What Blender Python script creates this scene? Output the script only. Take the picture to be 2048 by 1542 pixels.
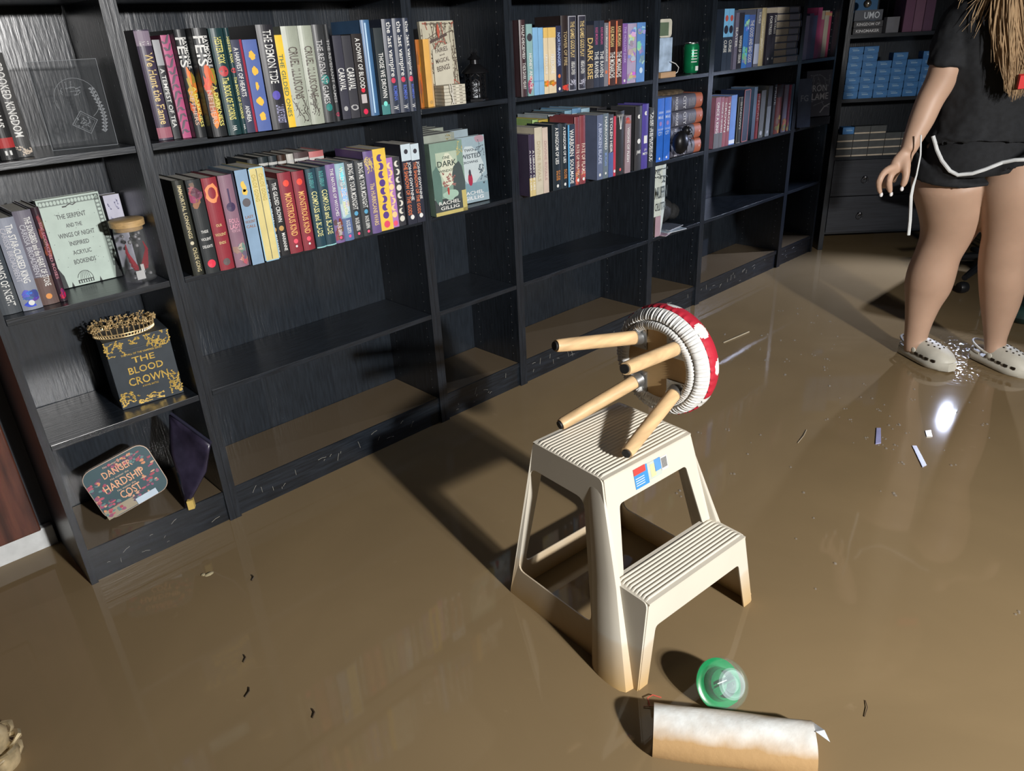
import bpy, bmesh, math, random
from mathutils import Vector, Matrix
R=math.radians
for o in list(bpy.data.objects): bpy.data.objects.remove(o)
SC=bpy.context.scene; COL=SC.collection
# ---------------- camera ----------------
CAM=Vector((-0.23575,-1.90980,1.25246)); YAW,PIT,ROL=0.7469,-0.44212,-0.05279
fwd=Vector((math.sin(YAW)*math.cos(PIT),math.cos(YAW)*math.cos(PIT),math.sin(PIT)))
r0=Vector((math.cos(YAW),-math.sin(YAW),0)); u0=r0.cross(fwd)
rt=r0*math.cos(ROL)+u0*math.sin(ROL); up=-r0*math.sin(ROL)+u0*math.cos(ROL)
cd=bpy.data.cameras.new('camera'); cam=bpy.data.objects.new('camera',cd); COL.objects.link(cam)
cam.matrix_world=Matrix(((rt.x,up.x,-fwd.x,CAM.x),(rt.y,up.y,-fwd.y,CAM.y),(rt.z,up.z,-fwd.z,CAM.z),(0,0,0,1)))
cd.sensor_width=36; cd.lens=1489.47/2048*36; cd.clip_start=.05; SC.camera=cam
# ---------------- world, lights, exposure ----------------
w=bpy.data.worlds.new('world'); SC.world=w; w.use_nodes=True
w.node_tree.nodes['Background'].inputs[0].default_value=(.55,.7,1,1); w.node_tree.nodes['Background'].inputs[1].default_value=.03
def lamp(name,kind,loc,aim,energy,color,**k):
    l=bpy.data.lights.new(name,kind); l.energy=energy; l.color=color
    for a,b in k.items(): setattr(l,a,b)
    o=bpy.data.objects.new(name,l); COL.objects.link(o); o.location=loc
    o.rotation_euler=(Vector(aim)-Vector(loc)).to_track_quat('-Z','Y').to_euler(); return o
lamp('work_light','SPOT',(.42,-4.0,1.69),(1.25,-.75,.3),640,(1,.975,.95),spot_size=R(80),spot_blend=.9,shadow_soft_size=.06)
lamp('work_light_second_head','SPOT',(.56,-4.02,1.66),(1.4,-.5,.2),130,(1,.975,.95),spot_size=R(100),spot_blend=.9,shadow_soft_size=.07)
lamp('cool_lamp_glow','SPOT',(4.43,-.775,1.01),(3.05,-.55,.0),115,(.66,.74,1),spot_size=R(84),spot_blend=.7,shadow_soft_size=.02)
lamp('ceiling_bounce','AREA',(1.6,-2.2,2.5),(1.6,-1.6,0),5,(.75,.86,1),shape='RECTANGLE',size=3.2,size_y=2.2)
SC.view_settings.view_transform='Standard'; SC.view_settings.look='None'; SC.view_settings.gamma=1
SC.view_settings.use_curve_mapping=False; SC.view_settings.exposure=0.0
random.seed(7)
# ---------------- materials ----------------
MC={}
def mat(name,rgb,rough=.5,metal=0,var=.12,scale=30,bump=0,spec=.5,coat=0,trans=0,ior=1.45,emit=0,stretch=(1,1,1),alpha=1,gen=True):
    key=(name,tuple(round(c,3) for c in rgb),rough,metal,trans,emit)
    if key in MC: return MC[key]
    m=bpy.data.materials.new(name); m.use_nodes=True; nt=m.node_tree; b=nt.nodes['Principled BSDF']; L=nt.links
    b.inputs['Roughness'].default_value=rough; b.inputs['Metallic'].default_value=metal
    b.inputs['Specular IOR Level'].default_value=spec; b.inputs['Coat Weight'].default_value=coat
    b.inputs['Transmission Weight'].default_value=trans; b.inputs['IOR'].default_value=ior; b.inputs['Alpha'].default_value=alpha
    tc=nt.nodes.new('ShaderNodeTexCoord'); mp=nt.nodes.new('ShaderNodeMapping'); mp.inputs['Scale'].default_value=stretch
    nz=nt.nodes.new('ShaderNodeTexNoise'); nz.inputs['Scale'].default_value=scale; nz.inputs['Detail'].default_value=5
    L.new(tc.outputs['Object'],mp.inputs[0]); L.new(mp.outputs[0],nz.inputs['Vector'])
    cr=nt.nodes.new('ShaderNodeValToRGB'); cr.color_ramp.elements[0].position=.3; cr.color_ramp.elements[1].position=.7
    cr.color_ramp.elements[0].color=tuple(c*(1-var) for c in rgb)+(1,); cr.color_ramp.elements[1].color=tuple(min(1,c*(1+var)) for c in rgb)+(1,)
    L.new(nz.outputs['Fac'],cr.inputs[0]); L.new(cr.outputs[0],b.inputs['Base Color'])
    if bump:
        bp=nt.nodes.new('ShaderNodeBump'); bp.inputs['Strength'].default_value=bump; bp.inputs['Distance'].default_value=.002
        L.new(nz.outputs['Fac'],bp.inputs['Height']); L.new(bp.outputs[0],b.inputs['Normal'])
    if emit:
        b.inputs['Emission Color'].default_value=tuple(rgb)+(1,); b.inputs['Emission Strength'].default_value=emit
    MC[key]=m; return m
WOODZ=mat('black_brown_wood_upright',(.012,.016,.022),.31,spec=1,var=.45,scale=24,bump=.25,stretch=(6,6,.5))
WOODX=mat('black_brown_wood_shelf',(.012,.016,.022),.29,spec=1,var=.45,scale=24,bump=.25,stretch=(.5,6,6))
BACKM=mat('black_back_board',(.015,.020,.027),.30,spec=1,var=.3,scale=20,bump=.35,stretch=(7,7,.8))
PIN=mat('metal_pin_hole',(.35,.36,.38),.4,.6)
PAGE=mat('book_pages',(.5,.48,.43),.8,var=.15,scale=60,stretch=(12,1,1))
def mud(name,base,rough,wave):
    m=bpy.data.materials.new(name); m.use_nodes=True; nt=m.node_tree; L=nt.links; b=nt.nodes['Principled BSDF']
    b.inputs['Roughness'].default_value=rough; b.inputs['IOR'].default_value=1.36; b.inputs['Specular IOR Level'].default_value=.5
    tc=nt.nodes.new('ShaderNodeTexCoord'); nz=nt.nodes.new('ShaderNodeTexNoise'); nz.inputs['Scale'].default_value=1.6; nz.inputs['Detail'].default_value=7; nz.inputs['Distortion'].default_value=1.2
    L.new(tc.outputs['Object'],nz.inputs['Vector'])
    cr=nt.nodes.new('ShaderNodeValToRGB'); cr.color_ramp.elements[0].position=.35; cr.color_ramp.elements[1].position=.7
    cr.color_ramp.elements[0].color=tuple(c*.95 for c in base)+(1,); cr.color_ramp.elements[1].color=tuple(c*1.08 for c in base)+(1,)
    L.new(nz.outputs['Fac'],cr.inputs[0])
    # pale scum patches floating on the surface
    n2=nt.nodes.new('ShaderNodeTexNoise'); n2.inputs['Scale'].default_value=5; n2.inputs['Detail'].default_value=9; n2.inputs['Roughness'].default_value=.65; n2.inputs['Distortion'].default_value=2.5
    L.new(tc.outputs['Object'],n2.inputs['Vector'])
    c2=nt.nodes.new('ShaderNodeValToRGB'); c2.color_ramp.elements[0].position=.66; c2.color_ramp.elements[1].position=.76
    c2.color_ramp.elements[0].color=(0,0,0,1); c2.color_ramp.elements[1].color=(.35,.35,.35,1)
    L.new(n2.outputs['Fac'],c2.inputs[0])
    mx=nt.nodes.new('ShaderNodeMixRGB'); L.new(c2.outputs[0],mx.inputs[0]); L.new(cr.outputs[0],mx.inputs[1]); mx.inputs[2].default_value=(base[0]*1.35,base[1]*1.38,base[2]*1.55,1)
    L.new(mx.outputs[0],b.inputs['Base Color'])
    # very soft ripples, stronger round the walking person
    n3=nt.nodes.new('ShaderNodeTexNoise'); n3.inputs['Scale'].default_value=5; n3.inputs['Detail'].default_value=2
    L.new(tc.outputs['Object'],n3.inputs['Vector'])
    bp=nt.nodes.new('ShaderNodeBump'); bp.inputs['Strength'].default_value=.12; bp.inputs['Distance'].default_value=.004
    L.new(n3.outputs['Fac'],bp.inputs['Height'])
    if wave:
        vm=nt.nodes.new('ShaderNodeVectorMath'); vm.operation='DISTANCE'; L.new(tc.outputs['Object'],vm.inputs[0]); vm.inputs[1].default_value=(2.95,-1.13,0)
        mr=nt.nodes.new('ShaderNodeMapRange'); mr.inputs[1].default_value=.08; mr.inputs[2].default_value=.34; mr.inputs[3].default_value=1; mr.inputs[4].default_value=0
        L.new(vm.outputs['Value'],mr.inputs[0])
        n4=nt.nodes.new('ShaderNodeTexNoise'); n4.inputs['Scale'].default_value=38; n4.inputs['Detail'].default_value=2; L.new(tc.outputs['Object'],n4.inputs['Vector'])
        ml=nt.nodes.new('ShaderNodeMath'); ml.operation='MULTIPLY'; L.new(mr.outputs[0],ml.inputs[0]); L.new(n4.outputs['Fac'],ml.inputs[1])
        b2=nt.nodes.new('ShaderNodeBump'); b2.inputs['Strength'].default_value=.5; b2.inputs['Distance'].default_value=.012
        L.new(ml.outputs[0],b2.inputs['Height']); L.new(bp.outputs[0],b2.inputs['Normal']); L.new(b2.outputs[0],b.inputs['Normal'])
    else: L.new(bp.outputs[0],b.inputs['Normal'])
    return m
MUD=mud('muddy_flood_water',(.217,.155,.082),.05,True)
MUDS=mud('muddy_pooled_water',(.135,.100,.062),.12,False)
# ---------------- mesh helpers ----------------
class MB:
    def __init__(s): s.v=[];s.f=[];s.mi=[];s.m=[];s.cur=0
    def use(s,m):
        if m not in s.m: s.m.append(m)
        s.cur=s.m.index(m); return s
    def add(s,vs,fs):
        n=len(s.v); s.v+= [Vector(v) for v in vs]
        for f in fs: s.f.append([i+n for i in f]); s.mi.append(s.cur)
        return s
    def box(s,a,b,M=None):
        x0,y0,z0=a;x1,y1,z1=b
        vs=[Vector(c) for c in ((x0,y0,z0),(x1,y0,z0),(x1,y1,z0),(x0,y1,z0),(x0,y0,z1),(x1,y0,z1),(x1,y1,z1),(x0,y1,z1))]
        if M: vs=[M@v for v in vs]
        return s.add(vs,[(0,3,2,1),(4,5,6,7),(0,1,5,4),(1,2,6,5),(2,3,7,6),(3,0,4,7)])
    def prism(s,poly,z0,z1,M=None):
        n=len(poly); vs=[Vector((p[0],p[1],z)) for z in (z0,z1) for p in poly]
        if M: vs=[M@v for v in vs]
        fs=[tuple(range(n))[::-1],tuple(range(n,2*n))]+[(i,(i+1)%n,n+(i+1)%n,n+i) for i in range(n)]
        return s.add(vs,fs)
    def rings(s,rs,cap=True,closed=False):
        n=len(rs[0]); vs=[v for r in rs for v in r]; fs=[]
        for j in range(len(rs)-1):
            for i in range(n): fs.append((j*n+i,j*n+(i+1)%n,(j+1)*n+(i+1)%n,(j+1)*n+i))
        if closed:
            j=len(rs)-1
            for i in range(n): fs.append((j*n+i,j*n+(i+1)%n,(i+1)%n,i))
        elif cap: fs.append(tuple(range(n))[::-1]); fs.append(tuple(range((len(rs)-1)*n,len(rs)*n)))
        return s.add(vs,fs)
    def lathe(s,prof,seg=24,M=None,cap=True):
        rs=[]
        for r,z in prof:
            rg=[Vector((r*math.cos(2*math.pi*i/seg),r*math.sin(2*math.pi*i/seg),z)) for i in range(seg)]
            rs.append([M@v for v in rg] if M else rg)
        return s.rings(rs,cap)
    def tube(s,pts,r,seg=8,cap=True):
        pts=[Vector(p) for p in pts]; n=len(pts); rr=r if isinstance(r,(list,tuple)) else [r]*n; rs=[]; pn=None
        for i,p in enumerate(pts):
            t=(pts[min(i+1,n-1)]-pts[max(i-1,0)]); t=t.normalized() if t.length>1e-9 else Vector((0,0,1))
            if pn is None: a=t.orthogonal().normalized()
            else:
                a=pn-t*pn.dot(t); a=a.normalized() if a.length>1e-6 else t.orthogonal().normalized()
            pn=a; b=t.cross(a)
            rs.append([p+(a*math.cos(2*math.pi*k/seg)+b*math.sin(2*math.pi*k/seg))*rr[i] for k in range(seg)])
        return s.rings(rs,cap)
    def ball(s,c,r,seg=10,sc=(1,1,1)):
        h=seg//2; pr=[(max(1e-4,math.sin(math.pi*j/h)),-math.cos(math.pi*j/h)) for j in range(h+1)]
        return s.lathe(pr,seg,Matrix.Translation(Vector(c))@Matrix.Diagonal((r*sc[0],r*sc[1],r*sc[2],1)),False)
    def build(s,name,m=None,parent=None,smooth=False,bevel=0,ang=40):
        me=bpy.data.meshes.new(name); me.from_pydata([tuple(v) for v in s.v],[],s.f)
        for x in (s.m or [m]): me.materials.append(x)
        for p,i in zip(me.polygons,s.mi): p.material_index=i if s.m else 0
        me.update(); o=bpy.data.objects.new(name,me); COL.objects.link(o)
        if parent: o.parent=parent
        if smooth:
            for p in me.polygons: p.use_smooth=True
            try: me.set_sharp_from_angle(angle=R(ang))
            except Exception: pass
        if bevel:
            b=o.modifiers.new('bevel','BEVEL'); b.width=bevel; b.segments=2; b.limit_method='ANGLE'
        return o
def tag(o,label=None,cat=None,group=None,kind=None):
    if label: o['label']=label
    if cat: o['category']=cat
    if group: o['group']=group
    if kind: o['kind']=kind
    return o
def empty(name,loc,rz=0,label=None,cat=None,group=None,rot=None):
    o=bpy.data.objects.new(name,None); COL.objects.link(o); o.location=loc; o.rotation_euler=rot or (0,0,rz); o.empty_display_size=.05
    return tag(o,label,cat,group)
TXT={}
def textverts(s):
    if s in TXT: return TXT[s]
    c=bpy.data.curves.new('t','FONT'); c.body=s; c.resolution_u=2; c.offset=.012
    o=bpy.data.objects.new('t',c); COL.objects.link(o)
    dg=bpy.context.evaluated_depsgraph_get(); me=bpy.data.meshes.new_from_object(o.evaluated_get(dg))
    vs=[v.co.copy() for v in me.vertices]; fs=[tuple(p.vertices) for p in me.polygons]
    bpy.data.objects.remove(o); bpy.data.curves.remove(c); bpy.data.meshes.remove(me)
    x0=min(v.x for v in vs);x1=max(v.x for v in vs);y0=min(v.y for v in vs);y1=max(v.y for v in vs)
    vs=[((v.x-x0)/(x1-x0),(v.y-y0)/(y1-y0)) for v in vs]
    TXT[s]=(vs,fs,(x1-x0)/(y1-y0)); return TXT[s]
def put_text(mb,s,fn,flip=False):
    vs,fs,_=textverts(s); mb.add([fn(a,b) for a,b in vs],fs)
def ink(rgb,rough=.5): return mat('printed_ink',rgb,rough,var=.06)
def plane_text(mb,s,M,cx,cz,wd,ht,rgb,y=-.0006,rot=0):
    """text on a facing plane: local x to the right, z up"""
    mb.use(ink(rgb)); c,sn=math.cos(rot),math.sin(rot)
    def fn(a,b):
        x=(a-.5)*wd; z=(b-.5)*ht
        return M@Vector((cx+x*c-z*sn,y,cz+x*sn+z*c))
    put_text(mb,s,fn)
# ---------------- room ----------------
def struct(name,mb,m,**k): return tag(mb.build(name,m,**k),kind='structure')
WALLM=mat('dark_painted_wall',(.10,.105,.12),.7,var=.08,scale=8,bump=.1)
struct('floor',MB().box((-3,-5,-.12),(6.2,.42,-.02)),mat('wet_floor_slab',(.12,.09,.06),.5))
tag(MB().add([(-2.999,-4.999,0),(6.199,-4.999,0),(6.199,.299,0),(-2.999,.299,0)],[(0,1,2,3)]).build('flood_water',MUD),'opaque brown flood water covering the whole floor with a mirror-like surface','flood water',kind='stuff')
struct('wall_back',MB().box((-3,.30,-.02),(6.2,.42,2.7)),WALLM)
struct('wall_left',MB().box((-3.1,-5,-.02),(-3,.42,2.7)),WALLM)
struct('wall_right',MB().box((6.2,-5,-.02),(6.3,.42,2.7)),WALLM)
struct('wall_near',MB().box((-3.1,-5.1,-.02),(6.3,-5,2.7)),WALLM)
struct('ceiling',MB().box((-3.1,-5.1,2.7),(6.3,.42,2.8)),mat('dark_ceiling',(.12,.12,.12),.8))
struct('baseboard_back',MB().box((-3,.276,-.02),(-.005,.30,.062)),mat('white_baseboard_paint',(.62,.64,.64),.5,var=.1),bevel=.003)
# red-brown wooden door standing left of the shelves
dm=mat('red_brown_wood',(.09,.03,.018),.35,var=.6,scale=7,bump=.2,stretch=(6,6,.6))
mb=MB(); mb.box((-1.0,.262,.064),(-.035,.300,2.05)); mb.box((-.86,.256,.25),(-.16,.264,.95)); mb.box((-.86,.256,1.1),(-.16,.264,1.9)); struct('door_1',mb,dm,bevel=.004)
# ---------------- bookcases ----------------
ZS=[.0966,.4112,.7314,1.0566,1.3766,1.6966]; DEP=.262; TH=.0155; ZT=2.02
def bookcase(x0,x1,label,grp,pool):
    t=empty('bookcase',(x0,0,0),0,label,'bookcase',grp); w=x1-x0; T=.018
    for s in (0,1):
        xa=0 if s==0 else w-T; mb=MB().use(WOODZ).box((xa+.0003,0,-.01),(xa+T-.0003,.285,ZT))
        mb.use(PIN); xf=T-.0001 if s==0 else w-T+.0001; sg=1 if s==0 else -1
        for y in (.035,.225):
            z=.13
            while z<1.95:
                if all(not(q-TH-.004<z<q+.004) for q in ZS):
                    mb.add([(xf+sg*.0006,y+.0022*math.cos(a*math.pi/3),z+.0022*math.sin(a*math.pi/3)) for a in range(6)],[(0,1,2,3,4,5)])
                z+=.032
        mb.build('side_panel',None,t)
    seams=3 if w>.6 else 1; pl=[]
    for q in range(seams):   # folded back board: each leaf bows a little
        for k in range(9): pl.append((T+(w-2*T)*(q+k/8)/seams,DEP+.004-.0035*math.sin(math.pi*k/8)**1.0 if k not in (0,8) else DEP+.004))
    MB().prism(pl+[(w-T,DEP+.009),(T,DEP+.009)],.02,ZT-.002).build('back_panel',BACKM,t,smooth=True,ang=6)
    for i,z in enumerate(ZS):
        if i==0: MB().box((T,.0115,z-.018),(w-T,DEP-.001,z-.0035)).build('bottom_shelf',WOODX,t)
        else: MB().box((T+.0008,0,z-TH),(w-T-.0008,DEP-.001,z)).build('shelf',WOODX,t,bevel=.0008)
    MB().box((T,0.0,ZT-.018),(w-T,DEP-.001,ZT)).build('top_panel',WOODX,t)
    mb=MB().use(WOODX).box((T,.010,-.01),(w-T,.026,ZS[0]-.0185))
    mb.box((T,.006,ZS[0]-.0182),(w-T,.0105,ZS[0]+.0005))
    mb.use(mat('dried_scratches',(.42,.40,.34),.8))
    for k in range(int(9*w/.4)):   # scuffs and dried grass stuck to the kick board
        a=random.uniform(.04,w-.06); b=random.uniform(.015,.07); l=random.uniform(.006,.03); an=random.uniform(-.4,1.9)
        mb.tube([(a,.0093,b),(a+l*.5*math.cos(an),.0092,b+l*.5*math.sin(an)+.002),(a+l*math.cos(an),.0093,min(.082,max(.006,b+l*math.sin(an))))],.00045,4)
    mb.build('kick_board',None,t)
    tag(MB().box((x0+T+.001,.0112,ZS[0]-.003),(x1-T-.001,DEP-.001,ZS[0])).build('pooled_water',MUDS),'thin brown flood water pooled on the bottom shelf of '+pool,'flood water',kind='stuff')
    return t
XB=[0,.4,1.2,1.6,2.4,2.8,3.6,4.0]
BL=['narrow black bookcase at the left end, holding the gold crown','wide black bookcase nearest the camera, right of the one holding the crown','narrow black bookcase with the black lantern on its top shelf','wide black bookcase in the middle of the wall, behind the overturned stool','narrow black bookcase with the green drink can on its shelf','wide black bookcase far along the wall, right of the green can','narrow black bookcase in the dark far corner holding the IRON FLAME book']
for i in range(7): bookcase(XB[i],XB[i+1],BL[i],'black bookcases lining the wall',['the end bookcase with the crown','the nearest wide bookcase','the bookcase with the lantern','the wide bookcase behind the stool','the bookcase with the green can','the far wide bookcase','the far corner bookcase'][i])
# corner cabinet standing diagonally
TC=empty('drawer_cabinet',(4.046,-.014,0),R(-45),'black cabinet with two drawers set diagonally across the corner behind the person','cabinet')
CW=.84;CD=.36
DK=mat('black_drawer_wood',(.020,.023,.030),.5,var=.3,scale=14,stretch=(.4,6,8))
for xa in (0,CW-.028): MB().box((xa,0,.0),(xa+.028,CD,2.0)).build('side_panel',WOODZ,TC,bevel=.001)
MB().box((.028,CD-.01,.1),(CW-.028,CD,2.0)).build('back_panel',BACKM,TC)
for z in (.53,.836,1.155,1.5,1.98,.11): MB().box((.0285,.004,z-.018),(CW-.0285,CD-.011,z)).build('shelf',WOODX,TC)
for z0,z1 in ((.104,.308),(.312,.511)):
    d=MB().box((.030,-.004,z0),(CW-.030,.0035,z1)).build('drawer',DK,TC,bevel=.001)
    for kx in (.21,CW-.21):
        mb=MB(); kz=(z0+z1)/2; mb.lathe([(.004,0),(.004,.008),(.010,.012),(.011,.017),(.006,.021)],14,Matrix.Translation((kx,-.004,kz+.004))@Matrix.Rotation(R(90),4,'X'))
        mb.tube([(kx+.016*math.sin(a*math.pi/8),-.022-.004*(a%3)*0,kz-.012-.016*math.cos(a*math.pi/8)+.002) for a in range(17)],.0016,5)
        mb.build('ring_pull',mat('dark_metal',(.12,.12,.13),.3,.9),d,smooth=True)
TM=TC.matrix_basis
def cab(s,y,z):  # point in the cabinet's frame
    a=R(-45); return Vector((4.046+s*math.cos(a)-y*math.sin(a),-.014+s*math.sin(a)+y*math.cos(a),z))
BX=mat('blue_card_box',(.045,.18,.42),.5,var=.15); BX2=mat('black_card_box',(.06,.065,.065),.6,var=.15); STRIP=mat('cream_box_base',(.55,.47,.36),.6)
def cardbox(s,z,blue,y,label,grp,w=.076,h=.037):
    t=empty('card_box',cab(s,y,z),R(-45),label,'box',grp)
    mb=MB().use(STRIP if not blue else BX).box((.001,.001,0),(w-.001,.055,h*.18)); 
    mb.build('box_base',None,t)
    m2=MB().use(BX if blue else BX2).box((0,0,h*.18+.0004),(w,.056,h-.0006))
    if blue: m2.use(ink((.25,.42,.6)));  m2.box((w*.25,-.0004,h*.45),(w*.7,0,h*.6)); m2.box((w*.2,-.0004,h*.7),(w*.6,0,h*.76))
    m2.build('box_lid',None,t); return t
cols=[(0.036,7,7),(0.115,7,7),(0.194,5,5),(0.273,6,6),(0.352,5,6),(0.431,6,6)]
pos=['first','second','third','fourth','fifth','sixth','seventh']
for ci,(s,n,_) in enumerate(cols):
    for k in range(n): cardbox(s+.0015*((k*7+ci)%3-1)*.5,.8362+.037*k,True,.012,'small blue card box, %s from bottom in the %s blue column from left'%(pos[k],pos[ci]),'blue card boxes on the cabinet shelf')
for ci,(s,n) in enumerate([(.036,3),(.124,4),(.212,4),(.300,3),(.388,3)]):
    for k in range(n): cardbox(s,.5302+.040*k,False,.012,'black card box, %s from bottom in the %s black column from left'%(pos[k],pos[ci]),'black card boxes on the cabinet counter',w=.086,h=.040)
cardbox(.062,.6502,True,.02,'single blue card box lying on top of the black card boxes','blue card boxes on the cabinet shelf')
# things on the top visible shelf of the corner cabinet
def slab(name,s,y,z,w,h,d,rgb,label,cat,grp,txt=None,rot=0,tc=(.7,.7,.7)):
    t=empty(name,cab(s,y,z),R(-45)+rot,label,cat,grp)
    MB().use(ink(rgb)).box((0,0,0),(w,.002,h)).box((0,d-.002,0),(w,d,h)).box((0,0,0),(.002,d,h)).build('cover',None,t)
    MB().box((.003,.0025,.003),(w-.002,d-.0025,h-.003)).build('pages',PAGE,t)
    if txt:
        m=MB()
        for s_,cz,hh,ww in txt: plane_text(m,s_,Matrix(),w/2,cz,ww,hh,tc)
        m.build('title',None,t)
    return t
slab('book',.055,.165,1.156,.16,.235,.03,(.04,.16,.34),'bright blue book standing behind the two black books on the cabinet top shelf','book',None)
for k,l in enumerate(('lower','upper')):
    t=empty('book',cab(.04,.01,1.156+.032*k),R(-45),l+' of two black books lying flat on the cabinet top shelf','book','black books lying flat on the cabinet')
    mb=MB().use(ink((.05,.05,.055))).box((0,0,0),(.15,.14,.003)).box((0,0,.027),(.15,.14,.030)).box((0,-.002,0),(.15,.001,.030)); mb.build('cover',None,t)
    MB().box((.003,.003,.0035),(.147,.137,.0265)).build('pages',PAGE,t)
    m=MB(); plane_text(m,'KINGDOM OF' if k else 'KINGMAKER',Matrix(),.075,.015,.12,.014,(.75,.75,.75),y=-.0026); m.build('title',None,t)
t=empty('sign',cab(.042,.02,1.22),R(-45),'dark sign lettered UMO leaning on top of the two flat black books','sign')
MB().use(ink((.09,.1,.12))).box((0,0,0),(.145,.012,.05)).build('panel',None,t); m=MB(); plane_text(m,'UMO',Matrix(),.09,.025,.08,.032,(.7,.75,.8)); m.build('title',None,t)
slab('book',.218,.03,1.156,.072,.075,.03,(.22,.22,.24),'small grey book face-out beside the purple boxed books','box',None,rot=R(8))
for k in range(3): slab('book',.30+.052*k,.02,1.156,.05,.19,.13,((.16,.06,.12),(.2,.09,.15),(.12,.05,.1))[k],('left','middle','right')[k]+' one of three purple boxed books behind the hair of the person','book','purple books on the cabinet')
tag(MB().ball(cab(.10,.02,1.30),.020,14).build('bauble',mat('silver_bauble',(.45,.42,.36),.2,.9),smooth=True),'round silver-gold bauble above the UMO sign on the corner cabinet','ornament')
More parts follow.
